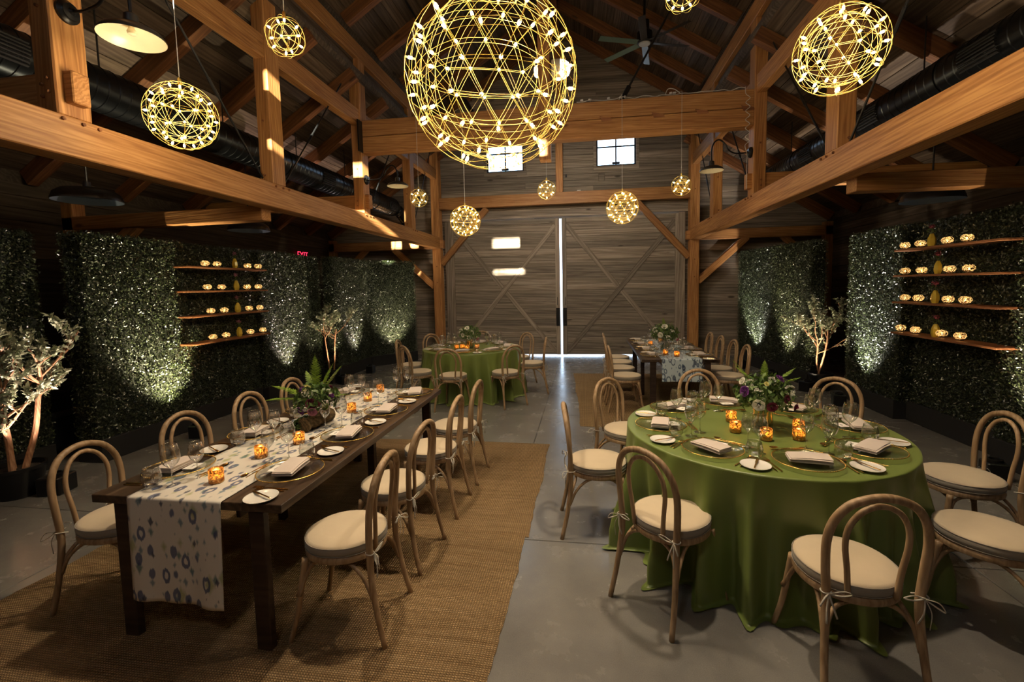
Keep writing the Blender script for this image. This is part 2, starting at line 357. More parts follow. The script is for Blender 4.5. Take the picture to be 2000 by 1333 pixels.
def jute():
    t = NT('jute'); v = t.coords((1, 1, 1), rnd=False); a = t.N('ShaderNodeMapping'); a.inputs['Scale'].default_value = (.5, 9, 1); t.L(v, a.inputs[0]); n = t.noise(a.outputs[0], 4, 5, .7); m = t.noise(v, 300, 2); k = t.noise(v, 1.6, 3)
    c = t.ramp(n, [(.28, (.36, .24, .125)), (.5, (.50, .35, .19)), (.74, (.64, .47, .28))]); c2 = t.ramp(m, [(.35, (.62,)*3), (.65, (1.25,)*3)]); c = t.mix(1.0, c, c2, 'MULTIPLY')
    c3 = t.ramp(k, [(.3, (.85,)*3), (.7, (1.1,)*3)]); c = t.mix(1.0, c, c3, 'MULTIPLY')
    t.col(c); t.set(Roughness=.95); t.b.inputs['Specular IOR Level'].default_value = .1
    # woven rows: crossing ribs
    w1 = t.N('ShaderNodeTexWave', bands_direction='Y'); w1.inputs['Scale'].default_value = 26; w1.inputs['Distortion'].default_value = .6; t.L(v, w1.inputs['Vector'])
    w2 = t.N('ShaderNodeTexWave', bands_direction='X'); w2.inputs['Scale'].default_value = 22; w2.inputs['Distortion'].default_value = .6; t.L(v, w2.inputs['Vector'])
    mx = t.N('ShaderNodeMath', operation='MULTIPLY'); t.L(w1.outputs['Fac'], mx.inputs[0]); t.L(w2.outputs['Fac'], mx.inputs[1])
    wc = t.ramp(mx.outputs[0], [(.02, (.38, .34, .30)), (.45, (1.25, 1.22, 1.18))]); t.col(t.mix(1.0, c, wc, 'MULTIPLY'))
    t.bump(mx.outputs[0], .012, 1.0); return t.m
M['jute'] = jute()

# ------------------------------------------------------------------ room shell
XC = -0.585; XL, XR = -3.6, 2.43          # inner faces of the arcade
WL, WR = -6.63, 5.46                       # outer walls
YB, YF = 11.42, -1.10                      # far and near gable walls
SL = 0.62                                  # roof slope
ZN = 5.98                                  # nave roof height at the arcade
ZA = 5.12                                  # aisle roof height at the arcade
def zroof(x):
    d = abs(x-XC); hn = 3.03
    return ZN + (hn-d)*SL if d <= hn+.2 else ZA - (d-hn)*SL
def zr_nave(x): return ZN + (3.03-abs(x-XC))*SL
floor = MB(); floor.box(WL-.2, WR+.2, YF-.2, YB+.3, -.3, -.012); FL = struct(obj('floor', floor, mats=M['concrete'], smooth=False))
xs = [WL-.2, XC-2.9, XC, XC+2.9, WR+.2]; ys = [YF-.2, 0.0, 3.02, 6.1, 9.0, YB+.3]
for i in range(4):
    for j in range(5):
        b = MB(); b.bbox(xs[i]+.003, xs[i+1]-.003, ys[j]+.003, ys[j+1]-.003, -.012, 0.0, .003); obj('slab', b, FL, mats=M['concrete'], smooth=False)
g = MB(); g.box(-60, 60, YB+.31, YB+90, -.4, -.02); g.box(-60, 60, -90, YF-.21, -.4, -.02); struct(obj('ground', g, mats=M['ground'], smooth=False))
PW = .148
def boards(parent, name, mat, x0f, x1f, z0, z1, y, depth=.03, facing=-1, holes=(), pw=PW, seed=0):
    rr = random.Random(seed); z = z0; k = 0
    while z < z1-.01:
        zt = min(z+pw, z1); a = x0f(z, zt); b = x1f(z, zt)
        segs = [(a, b)]
        for (hx0, hx1, hz0, hz1) in holes:
            if zt > hz0+.01 and z < hz1-.01:
                ns = []
                for (p, q) in segs:
                    if hx0 > p: ns.append((p, min(q, hx0)))
                    if hx1 < q: ns.append((max(p, hx1), q))
                segs = [s for s in ns if s[1]-s[0] > .02]
        for (p, q) in segs:
            cuts = [p]
            if q-p > 3.2: cuts.append(p+(q-p)*rr.uniform(.3, .7))
            cuts.append(q)
            for u, w in zip(cuts[:-1], cuts[1:]):
                if w-u < .03: continue
                o = rr.uniform(0, .004); L = w-u
                m = MB(); m.bbox(-L/2+.001, L/2-.001, -depth/2, depth/2, .002, zt-z-.003, .0035)
                obj(name, m, parent, loc=((u+w)/2, y+o*(-facing), z), mats=mat, smooth=False)
        z = zt; k += 1
# far gable wall
wb = MB()
def gable(mb, y0, y1, holes):
    # solid backing built as vertical strips so that the roof line and the openings stay true
    cuts = sorted(set([WL, WR, XC, XC-3.23, XC+3.23] + [v for h in holes for v in h[:2]] + list(np.linspace(WL, WR, 41))))
    for a, b in zip(cuts[:-1], cuts[1:]):
        if b-a < 1e-4: continue
        mid = (a+b)/2; nave = abs(mid-XC) < 3.2
        za, zb = (zr_nave(a), zr_nave(b)) if nave else (zroof(a), zroof(b))
        if not nave: za = ZA-(abs(a-XC)-3.03)*SL; zb = ZA-(abs(b-XC)-3.03)*SL
        hs = sorted([(h[2], h[3]) for h in holes if h[0] <= mid <= h[1]]); z = 0
        spans = []
        for h0, h1 in hs:
            if h0 > z: spans.append((z, h0))
            z = h1
        for s0, s1 in spans: mb.box(a, b, y0, y1, s0, s1)
        V = [(a, y0, z), (b, y0, z), (b, y1, z), (a, y1, z), (a, y0, za), (b, y0, zb), (b, y1, zb), (a, y1, za)]
        mb.add(V, [(0, 3, 2, 1), (4, 5, 6, 7), (0, 1, 5, 4), (2, 3, 7, 6), (0, 4, 7, 3), (1, 2, 6, 5)])
WIN = [(-2.40, -1.47, 4.60, 5.52), (.30, 1.23, 4.60, 5.52)]
DOOR = (-3.42, 2.25, 0.0, 3.42)
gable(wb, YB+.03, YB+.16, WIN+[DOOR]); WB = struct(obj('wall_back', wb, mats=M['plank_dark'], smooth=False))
def clipL(z, zt, base):      # roof-line clipping
    d = max(0.0, 3.03-(zt-ZN)/SL) if zt > ZN-.1 else 9
    return max(base, XC-d)
def clipR(z, zt, base):
    d = max(0.0, 3.03-(zt-ZN)/SL) if zt > ZN-.1 else 9
    return min(base, XC+d)
boards(WB, 'plank', M['plank'], lambda z, t: clipL(z, t, -3.62), lambda z, t: clipR(z, t, 2.44), 3.42, 7.8, YB+.015, .03, -1, WIN, PW, 3)
boards(WB, 'plank', M['plank'], lambda z, t: -3.62, lambda z, t: 2.44, 0, 3.42, YB+.015, .03, -1, [DOOR], PW, 9)
for s, x0, x1 in ((1, WL, -3.78), (2, 2.62, WR)):
    def xa(z, t, x0=x0, s=s): return max(x0, XC-3.03-(ZA-t)/SL) if s == 1 else x0
    def xb(z, t, x1=x1, s=s): return x1 if s == 1 else min(x1, XC+3.03+(ZA-t)/SL)
    boards(WB, 'plank', M['plank'], xa, xb, 0, 4.9, YB+.015, .03, -1, (), PW, 20+s)
# near gable wall behind the camera, with the two clerestory windows the sun comes through
wf = MB(); WINF = [(-2.36, -1.52, 4.70, 5.63), (.36, 1.19, 4.70, 5.63)]
gable(wf, YF-.15, YF, WINF); WF = struct(obj('wall_front', wf, mats=M['plank'], smooth=False))
# outer aisle walls
for nm, x, sx in (('wall_left', WL, -1), ('wall_right', WR, 1)):
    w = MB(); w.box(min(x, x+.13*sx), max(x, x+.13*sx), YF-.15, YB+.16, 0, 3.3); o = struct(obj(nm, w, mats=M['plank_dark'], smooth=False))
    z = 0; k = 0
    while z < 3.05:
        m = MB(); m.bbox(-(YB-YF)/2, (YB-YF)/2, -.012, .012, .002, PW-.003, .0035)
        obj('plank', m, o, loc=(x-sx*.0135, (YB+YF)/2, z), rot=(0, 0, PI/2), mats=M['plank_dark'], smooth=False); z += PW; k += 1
# roof: solid deck outside, boards inside, rafters as parts
ceil = MB()
def slab_x(mb, xa, za, xb, zb, th=.06):
    V = []
    for (x, z) in ((xa, za), (xb, zb)):
        for dz in (.03, .03+th): V += [(x, YF-.15, z+dz), (x, YB+.16, z+dz)]
    mb.add(V, [(0, 1, 5, 4), (2, 6, 7, 3), (0, 4, 6, 2), (1, 3, 7, 5), (0, 2, 3, 1), (4, 5, 7, 6)])
for s in (-1, 1):
    slab_x(ceil, XC, zr_nave(XC), XC+s*3.3, zr_nave(XC+s*3.3)); slab_x(ceil, XC+s*2.95, ZA+.08*SL, XC+s*6.25, ZA-3.22*SL)
    a, b = sorted((XC+s*3.12, XC+s*3.3)); ceil.box(a, b, YF-.15, YB+.16, ZA-.05, zr_nave(XC+s*3.3)+.05)
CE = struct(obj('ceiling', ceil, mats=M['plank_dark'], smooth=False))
ang = math.atan(SL); YL = YB-YF; YM = (YB+YF)/2
for s in (-1, 1):
    n = 23; Lr = 3.1/math.cos(ang)
    for i in range(n):
        d = (i+.5)*3.1/n; w = Lr/n*.97
        m = MB(); m.bbox(-w/2, w/2, -YL/2, YL/2, -.012, .012, .004)
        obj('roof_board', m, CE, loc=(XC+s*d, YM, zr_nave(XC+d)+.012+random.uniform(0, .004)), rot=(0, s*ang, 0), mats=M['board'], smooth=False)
    n = 20
    for i in range(n):
        d = 3.0+(i+.5)*3.1/n; w = 3.1/math.cos(ang)/n*.97
        m = MB(); m.bbox(-w/2, w/2, -YL/2, YL/2, -.012, .012, .004)
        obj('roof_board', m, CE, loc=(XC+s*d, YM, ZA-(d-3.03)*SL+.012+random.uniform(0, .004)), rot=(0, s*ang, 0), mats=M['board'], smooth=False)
    for k in range(3):    # clerestory boards between aisle roof and nave roof
        m = MB(); m.bbox(-.012, .012, -YL/2, YL/2, 0, .15, .003)
        obj('clerestory_board', m, CE, loc=(XC+s*3.10, YM, ZA+.02+k*.155), mats=M['board'], smooth=False)
def orient(p0, p1, roll_up=Vector((0, 0, 1))):
    d = (Vector(p1)-Vector(p0)); x = d.normalized(); up = roll_up if abs(x.dot(roll_up)) < .99 else Vector((0, 1, 0))
    y = up.cross(x).normalized(); z = x.cross(y); m = Matrix((x, y, z)).transposed(); return m.to_euler(), d.length
def timber(name, p0, p1, w, h, parent=None, mat='timber', bev=.008):
    # length along local X, w = local Y, h = local Z, centred on the line p0-p1
    e, L = orient(p0, p1); m = MB(); m.bbox(-L/2, L/2, -w/2, w/2, -h/2, h/2, bev)
    return obj(name, m, parent, loc=(Vector(p0)+Vector(p1))/2, rot=e, mats=M[mat], smooth=False)
ry = [0.2+1.11*i for i in range(10)] + [11.2]
for s in (-1, 1):
    for y in ry:
        hz = .10
        timber('rafter', (XC+s*.06, y, zr_nave(XC)-.10-.04), (XC+s*3.02, y, zr_nave(XC+3.02)-.10), .11, .20, CE, 'rafter')
        timber('rafter', (XC+s*2.90, y, ZA+.08-.11), (XC+s*6.0, y, ZA-2.97*SL-.11), .12, .19, CE, 'rafter')
timber('ridge_beam', (XC, YF, zr_nave(XC)-.17), (XC, YB, zr_nave(XC)-.17), .12, .26, CE, 'rafter')

# ------------------------------------------------------------------ timber frame (each stick is a thing)
PX = .17
def peg(parent, x, y, z, r=.012, ax='y'):
    m = MB(); m.lathe([(r, 0), (r, .014), (r*.6, .018), (.0001, .018)], 8)
    o = obj('peg', m, parent, mats=M['timber_end']); o.location = (x, y, z); o.rotation_euler = (PI/2, 0, 0) if ax == 'y' else ((0, PI/2, 0) if ax == 'x' else (0, -PI/2, 0)); return o
POSTY = [(2.75, 2.98), (4.97, 5.20), (7.20, 7.43), (9.32, 9.54), (11.12, 11.36)]
posw = ['nearest', 'second', 'third', 'fourth']
def tpost(x0, x1, y0, y1, z0, z1, name='timber_post', label='', cat='post', bev=.01):
    e = empty(name, ((x0+x1)/2, (y0+y1)/2, z0)); L = z1-z0
    m = MB(); m.bbox(-L/2, L/2, -(y1-y0)/2, (y1-y0)/2, -(x1-x0)/2, (x1-x0)/2, bev)
    obj('shaft', m, e, loc=(0, 0, L/2), rot=(0, -PI/2, 0), mats=M['timber'], smooth=False); tag(e, label, cat); return e
for side, xi, s in (('left', XL, -1), ('right', XR, 1)):
    xo = xi + s*PX; xa, xb = min(xi, xo), max(xi, xo)
    for i, (y0, y1) in enumerate(POSTY[:4]):
        e = tpost(xa, xb, y0, y1, 3.03, 5.50, label=f'{posw[i]} upright orange fir post standing on the {side} long beam', cat='post')
        for zz in ((.12, .20) if i in (0, 2) else (.10,)):
            peg(e, s*.02, -(y1-y0)/2, zz)
            peg(e, -s*PX/2, .03, zz, ax='z' if s < 0 else 'x') if False else None
        peg(e, 0.0, -(y1-y0)/2, .72)
        if i == 0:
            for zz in (.15, .24): peg(e, -.03*s, -(y1-y0)/2, zz, .012)
    y0, y1 = POSTY[4]
    e = tpost(xa-.02, xb+.02, y0, y1, 0, 5.50, label=f'tall fir post rising from the floor {side} of the sliding doors')
    for zz in (1.9, 2.3, 2.85, 3.9): peg(e, 0, -(y1-y0)/2, zz)
    # long plate beams
    b = timber('timber_beam', ((xi+xo)/2, YF, 2.89), ((xi+xo)/2, POSTY[4][0]+.03, 2.89), PX+.03, .28); tag(b, f'long low fir beam running the whole {side} side of the hall', 'beam')
    for (y0, y1) in POSTY[:4]:
        for dy in (-.10, .03, .14):
            pm = MB(); pm.lathe([(.013, 0), (.013, .014), (.006, .018), (.0001, .018)], 8); o = obj('peg', pm, b, mats=M['timber_end'])
            yl = (YF+POSTY[4][0]+.03)/2; o.location = ((y0+y1)/2+dy-yl, (PX+.03)/2*s, .11 if s < 0 else .11); o.rotation_euler = (PI/2*(-s), 0, 0)
    b = timber('timber_beam', ((xi+xo)/2, YF, 4.575), ((xi+xo)/2, YB, 4.575), .13, .25); tag(b, f'middle rail beam between the {side} posts under the aisle rafters', 'beam')
    b = timber('timber_beam', ((xi+xo)/2, YF, 5.62), ((xi+xo)/2, YB, 5.62), PX+.02, .25); tag(b, f'highest long beam carrying the nave rafters on the {side}', 'beam')
    # aisle ties through the posts, their ends showing in the nave
    for i, nm in ((0, 'nearest'), (2, 'third')):
        y = POSTY[i][0]+.115; e = timber('tie_beam', (xi-s*.07, y, 3.23), (WL+.02 if s < 0 else WR-.02, y, 3.23-.0), .12, .22)
        tag(e, f'cross tie passing through the {nm} {side} post with its end sticking out', 'beam')
    e = timber('tie_beam', (xi+s*(PX+.01), 5.05, 2.70), (WL+.02 if s < 0 else WR-.02, 5.05, 2.68), .17, .17); tag(e, f'low cross tie under the second {side} post over the aisle', 'beam')
    e = timber('tie_beam', (xi+s*.15, 11.22, 2.86), (WL+.02 if s < 0 else WR-.02, 11.22, 2.86), .17, .22); tag(e, f'cross tie against the far wall in the {side} aisle', 'beam')
    ow = WL+.10 if s < 0 else WR-.10
    for y, nm in ((5.05, 'middle'), (11.22, 'far')):
        e = timber('timber_post', (ow, y, 0), (ow, y, 3.05), .17, .17); tag(e, f'{nm} post against the outer {side} wall of the aisle', 'post')
        e = timber('timber_brace', (ow-s*.04, y, 1.95), (ow-s*.95, y, 2.64 if y < 9 else 2.80), .10, .14); tag(e, f'slanted brace from the {nm} outer {side} wall post', 'brace')
    e = timber('timber_brace', (xi+s*.17, 11.22, 1.78), (xi+s*1.25, 11.22, 2.78), .11, .15); tag(e, f'slanted brace from the tall {side} door post out over the aisle', 'brace')
    e = timber('timber_brace', (xi-s*.02, 11.22, 2.36), (xi-s*1.22, 11.22, 3.70), .11, .15); tag(e, f'slanted brace from the tall {side} door post up to the door header', 'brace')
    bl = MB(); bl.bbox(-.05, .05, -.07, .07, -.10, .10, .008); o = obj('peg_block', bl, loc=(xi-s*.05, 11.2, 2.86), mats=M['timber'], smooth=False); tag(o, f'small wood tenon block on the tall {side} door post', 'block')
    # steel tie rods in V pairs at the foot of the posts
    xm = (xi+xo)/2
    for (ya, za, yb, zb, nm) in ((2.95, 5.35, 4.90, 3.08, 'first'), (7.15, 5.35, 5.27, 3.08, 'second'), (9.30, 5.35, 7.50, 3.08, 'third'), (11.08, 5.35, 9.60, 3.08, 'fourth')):
        e = empty('tie_rod', (xm, yb, zb)); m = MB(); m.tube([(0, 0, 0), (0, ya-yb, za-zb)], .011, 8); obj('rod', m, e, mats=M['steel_rod'])
        d = Vector((0, ya-yb, za-zb)); m = MB(); m.tube([d*.30, d*.36], .017, 8); obj('turnbuckle', m, e, mats=M['steel_rod'])
        tag(e, f'{nm} slanting steel tie rod between the {side} posts', 'rod')
# door header and its king post
e = timber('timber_beam', (XL-.02, 11.22, 3.85), (XR+.02, 11.22, 3.85), .17, .28); tag(e, 'fir header beam across the far wall above the sliding doors', 'beam')
e = timber('timber_post', (XC, 11.30, 3.99), (XC, 11.30, 7.5), .17, .17); tag(e, 'short centre post on the far wall between the two windows', 'post')
# collars
CY = 7.30
def collar(y, lab, visible=True):
    e = empty('collar_beam', (XC, y, 4.0))
    for z0, nm in ((0, 'lower_timber'), (.262, 'upper_timber')):
        m = MB(); L = XR-XL-.0; m.bbox(-L/2, L/2, -.105, .105, -.128, .125, .008); obj(nm, m, e, loc=(0, 0, z0+.13), mats=M['timber'], smooth=False)
    if visible:
        for k, x in enumerate((-2.42, -1.7, .34, 1.10, 1.72, 2.35)):
            m = MB(); sg = -1 if x < 0 else 1
            V = [(0, -.004, .035), (.17*sg, -.004, 0.0), (.19*sg, -.004, -.04), (.035*sg, -.004, -.045)]
            V = [(a, b-.004, c) for a, b, c in V] + [(a, .004, c) for a, b, c in V]
            m.add(V, [(0, 1, 2, 3), (4, 7, 6, 5), (0, 4, 5, 1), (1, 5, 6, 2), (2, 6, 7, 3), (3, 7, 4, 0)]); obj('wood_key', m, e, loc=(x-XC-.1*sg, -.103, .262), mats=M['timber_end'], smooth=False)
    tag(e, lab, 'beam'); return e
collar(CY+.02, 'double collar beam crossing the nave in front of the far windows')
collar(2.86, 'double collar beam overhead crossing the nave near the camera', False)
e = timber('timber_post', (XC+.02, 6.98, 3.62), (XC+.02, 6.98, 7.35), .17, .17); tag(e, 'hanging king post at the middle of the far collar beam', 'post')
pm = MB(); pm.bbox(-.012, .012, -.07, .07, 0, .5, .004); o = obj('post_plate', pm, loc=(XL+.012, 7.15, 4.0), mats=M['black'], smooth=False); tag(o, 'black steel plate at the left end of the collar beam', 'plate')
for s, nm in ((-1, 'left'), (1, 'right')):
    e = empty('tie_rod', (XC+s*1.15, 7.30, 4.52)); m = MB(); m.tube([(0, 0, 0), (s*1.15, 0, 2.0)], .016, 8); obj('rod', m, e, mats=M['steel_rod'])
    m = MB(); m.tube([(0, 0, 0), (s*.12, 0, .21)], .035, 8); obj('clevis', m, e, mats=M['black'])
    tag(e, f'dark steel rod rising from the collar beam to the {nm} roof slope', 'rod')

# ------------------------------------------------------------------ sliding doors, windows
GAP = .021
def barn_door(name, x0, x1, hs):
    e = struct(empty(name, ((x0+x1)/2, YB-.03, .035))); Wd = x1-x0; Hd = 3.37; cx = (x0+x1)/2
    n = 23; pw = Hd/n; rr = random.Random(len(name)+int(x0*10))
    for k in range(n):
        m = MB(); m.bbox(-Wd/2+.002, Wd/2-.002, -.018, .018, .0015, pw-.0025, .0035); obj('plank', m, e, loc=(0, rr.uniform(0, .004), k*pw), mats=M['plank'], smooth=False)
    m = MB(); m.box(-Wd/2+.004, Wd/2-.004, .019, .028, .004, Hd-.004); obj('door_core', m, e, mats=M['plank_dark'], smooth=False)  # unseen sheet added to stop daylight leaking between the planks
    fr = .11
    for sx in (-1, 1):
        m = MB(); m.bbox(-Hd/2, Hd/2, -.016, .016, -fr/2, fr/2, .004); obj('stile', m, e, loc=(sx*(Wd/2-fr/2), -.034, Hd/2), rot=(0, -PI/2, 0), mats=M['plank'], smooth=False)
    for z in (fr/2+.0, Hd-fr/2):
        m = MB(); m.bbox(-(Wd/2-fr), Wd/2-fr, -.014, .014, -fr/2, fr/2, .004); obj('rail', m, e, loc=(0, -.034, z), mats=M['plank'], smooth=False) if z > 1 else None
    a = (-(Wd/2-fr), .05); b = (Wd/2-fr, Hd-.08)
    for q, (p0, p1) in enumerate((((-(Wd/2-fr), .06), (Wd/2-fr, Hd-.17)), ((-(Wd/2-fr), Hd-.17), (Wd/2-fr, .06)))):
        d = Vector((p1[0]-p0[0], 0, p1[1]-p0[1])); L = d.length
        if q == 0: m = MB(); m.bbox(-L/2, L/2, -.013, .013, -.055, .055, .003); obj('cross_brace', m, e, loc=((p0[0]+p1[0])/2, -.033, (p0[1]+p1[1])/2), rot=(0, -math.atan2(d.z, d.x), 0), mats=M['plank'], smooth=False)
        else:
            for t0, t1 in ((0, .482), (.518, 1)):
                l2 = L*(t1-t0); tm = (t0+t1)/2; m = MB(); m.bbox(-l2/2, l2/2, -.013, .013, -.055, .055, .003)
                obj('cross_brace', m, e, loc=(p0[0]+d.x*tm, -.033, p0[1]+d.z*tm), rot=(0, -math.atan2(d.z, d.x), 0), mats=M['plank'], smooth=False)
    h = obj('door_handle', (lambda m: (m.bbox(-.045, .045, -.004, .004, 0, .45, .002), m)[1])(MB()), e, loc=(hs*(Wd/2-.06), -.055, .72), mats=M['black'], smooth=False)
    m = MB(); m.tube(catm([(0, 0, .06), (0, -.035, .09), (0, -.045, .2), (0, -.045, .26), (0, -.035, .36), (0, 0, .39)], 4), .009, 8); obj('grip', m, h, mats=M['black'])
    m = MB(); m.tube([(0, -.003, 0), (0, -.003, .2)], .006, 6); obj('bolt', m, e, loc=(hs*(Wd/2-.07), -.055, 1.24), mats=M['black'])
    return e
DX = -.585
barn_door('door_1', -3.40, DX-GAP, 1); barn_door('door_2', DX+GAP+.012, 2.23, -1)
m = MB(); m.bbox(-3.0, 3.0, -.02, .02, -.03, .03, .004); e = struct(obj('trim_1', m, loc=(XC, YB-.06, 3.47), mats=M['plank'], smooth=False))
m = MB(); m.bbox(-3.0, 3.0, -.015, .015, -.09, .09, .004); struct(obj('trim_2', m, loc=(XC, YB-.03, 3.53), mats=M['plank'], smooth=False))
for i, x in enumerate((-3.445, 2.275)):
    m = MB(); m.bbox(-1.71, 1.71, -.02, .02, -.07, .07, .004); struct(obj(f'trim_{i+3}', m, loc=(x, YB-.075, 1.71), rot=(0, -PI/2, 0), mats=M['plank'], smooth=False))
for i, (x0, x1, z0, z1) in enumerate(WIN):
    e = struct(empty(f'window_{i+1}', ((x0+x1)/2, YB+.02, z0))); w = (x1-x0)/2; h = z1-z0
    m = MB()
    for (a, b, c, d) in ((-w-.07, w+.07, -.09, 0.0), (-w-.07, w+.07, h, h+.09), (-w-.07, -w, 0, h), (w, w+.07, 0, h)): m.bbox(a, b, -.035, .0, c, d, .004)
    obj('window_casing', m, e, mats=M['plank'], smooth=False)
    m = MB()
    for (a, b, c, d) in ((-w, w, 0, .04), (-w, w, h-.04, h), (-w, -w+.035, .04, h-.04), (w-.035, w, .04, h-.04)): m.bbox(a, b, .03, .07, c, d, .003)
    obj('window_frame', m, e, mats=M['black'], smooth=False)
    m = MB(); m.bbox(-.016, .016, .035, .06, .04, h-.04, .002); m.bbox(-w+.035, w-.035, .035, .06, h*.5-.016, h*.5+.016, .002); obj('muntin', m, e, mats=M['black'], smooth=False)
    for a, b in ((-w+.035, -.008), (.008, w-.035)):
        for c, d in ((.04, h*.5-.008), (h*.5+.008, h-.04)):
            m = MB(); m.box(a, b, .049, .052, c, d); obj('pane', m, e, mats=M['pane'], smooth=False)
    m = MB(); m.bbox(-.09, .09, -.01, .03, 0, .05, .006); obj('sash_crank', m, e, loc=(-.0, .0, .04), mats=M['black'], smooth=False)
for i, (x0, x1, z0, z1) in enumerate(WINF):
    e = struct(empty(f'window_{i+3}', ((x0+x1)/2, YF-.08, z0))); w = (x1-x0)/2; h = z1-z0; m = MB()
    for (a, b, c, d) in ((-w, w, 0, .03), (-w, w, h-.03, h), (-w, -w+.03, .03, h-.03), (w-.03, w, .03, h-.03)): m.bbox(a, b, -.02, .02, c, d, .003)
    obj('window_frame', m, e, mats=M['black'], smooth=False)
    m = MB(); m.box(-w+.03, w-.03, -.002, .002, .03, h-.03); obj('pane', m, e, mats=M['pane'], smooth=False)
# little wall fittings
def fit(name, loc, sx, sz, d, mat, label, cat, rz=0):
    m = MB(); m.bbox(-sx, sx, -d, 0, -sz, sz, min(sx, sz, d)*.3); o = obj(name, m, loc=loc, rot=(0, 0, rz), mats=M[mat], smooth=False); tag(o, label, cat); return o
fit('junction_box', (.42, YB, 4.34), .075, .09, .03, 'plank', 'square painted box on the far wall below the right window', 'box')
fit('junction_box', (-.43, YB, 4.42), .02, .035, .02, 'black', 'tiny dark box on the far wall left of the centre post', 'box')
fit('beam_label', (-.12, 11.13, 4.0), .045, .012, .01, 'card', 'small white sensor on top of the door header beam', 'sensor')
sw = fit('light_switch', (-6.45, YB, 2.07), .06, .09, .02, 'switch', 'grey wall switch on the dark far wall at the left', 'switch')
sw = fit('light_switch', (5.3, YB, 2.08), .08, .08, .02, 'switch', 'grey wall switch on the dark far wall at the right', 'switch')
o = fit('door_edge', (5.15, YB, .7), .12, .7, .03, 'lead', 'daylit blue door seen through the gap in the right hedges', 'door')  # blue light in the hedge gap, put into the panel's colour
# exit sign
e = empty('exit_sign', (WL+.02, 9.93, 2.60)); m = MB(); m.bbox(0, .05, -.17, .17, -.1, .1, .01); obj('housing', m, e, mats=M['black'], smooth=False)
cu = bpy.data.curves.new('letters', 'FONT'); cu.body = 'EXIT'; cu.size = .2; cu.align_x = 'CENTER'; cu.align_y = 'CENTER'; cu.extrude = .002; cu.materials.append(M['exit_red'])
tmp = bpy.data.objects.new('tmp', cu); COL.objects.link(tmp); me = bpy.data.meshes.new_from_object(tmp.evaluated_get(bpy.context.evaluated_depsgraph_get())); bpy.data.objects.remove(tmp); me.name = 'letters'
o = bpy.data.objects.new('letters', me); COL.objects.link(o); o.parent = e; o.location = (.053, 0, 0); o.rotation_euler = (PI/2, 0, PI/2)
tag(e, 'red lit exit sign above the left hedges', 'sign')

# ------------------------------------------------------------------ rugs
def rug(x0, x1, y0, y1, z, label, seed, dx=0.0):
    rr = random.Random(seed); nx, ny = 30, max(30, int((y1-y0)/.035)); L = y1-y0
    offL = [0]*(ny+1); offR = [0]*(ny+1); a = b = 0
    for j in range(ny+1):
        a += rr.uniform(-.006, .006); b += rr.uniform(-.006, .006); a *= .93; b *= .93; offL[j] = a; offR[j] = b
    m = MB(); V = []
    for lay in (0, 1):
        for j in range(ny+1):
            t = j/ny
            for i in range(nx+1):
                u = i/nx; x = x0+offL[j]+dx*t + (x1+offR[j]+dx*t-x0-offL[j]-dx*t)*u; y = y0+L*t + .012*math.sin(u*9+seed)*(1 if j in (0, ny) else .6)
                zz = 0 if lay == 0 else .009+.0022*math.sin(j*2.2)
                if lay and (i in (0, nx) or j in (0, ny)): zz = .004
                V.append((x, y, zz))
    N = (nx+1)*(ny+1); F = []
    for j in range(ny):
        for i in range(nx):
            q = j*(nx+1)+i; F.append((N+q, N+q+1, N+q+nx+2, N+q+nx+1)); F.append((q, q+nx+1, q+nx+2, q+1))
    for j in range(ny):
        q = j*(nx+1); F.append((q, N+q, N+q+nx+1, q+nx+1)); q += nx; F.append((q, q+nx+1, N+q+nx+1, N+q))
    for i in range(nx):
        F.append((i, i+1, N+i+1, N+i)); q = ny*(nx+1)+i; F.append((q, N+q, N+q+1, q+1))
    m.add(V, F); o = obj('jute_rug', m, loc=(0, 0, z), mats=M['jute']); tag(o, label, 'rug'); return o
rug(-3.42, -.475, .55, 3.05, .0005, 'woven jute rug nearest the camera under the left farm table', 1, .052)
rug(-3.35, -.41, 3.055, 4.95, .0005, 'woven jute rug under the far half of the left farm table', 2)
rug(-.07, 2.5, 5.62, 7.43, .0005, 'woven jute rug under the near half of the right farm table', 3, -.09)
rug(-.16, 2.45, 7.435, 9.06, .0005, 'woven jute rug at the far end of the right farm table', 4, -.08)

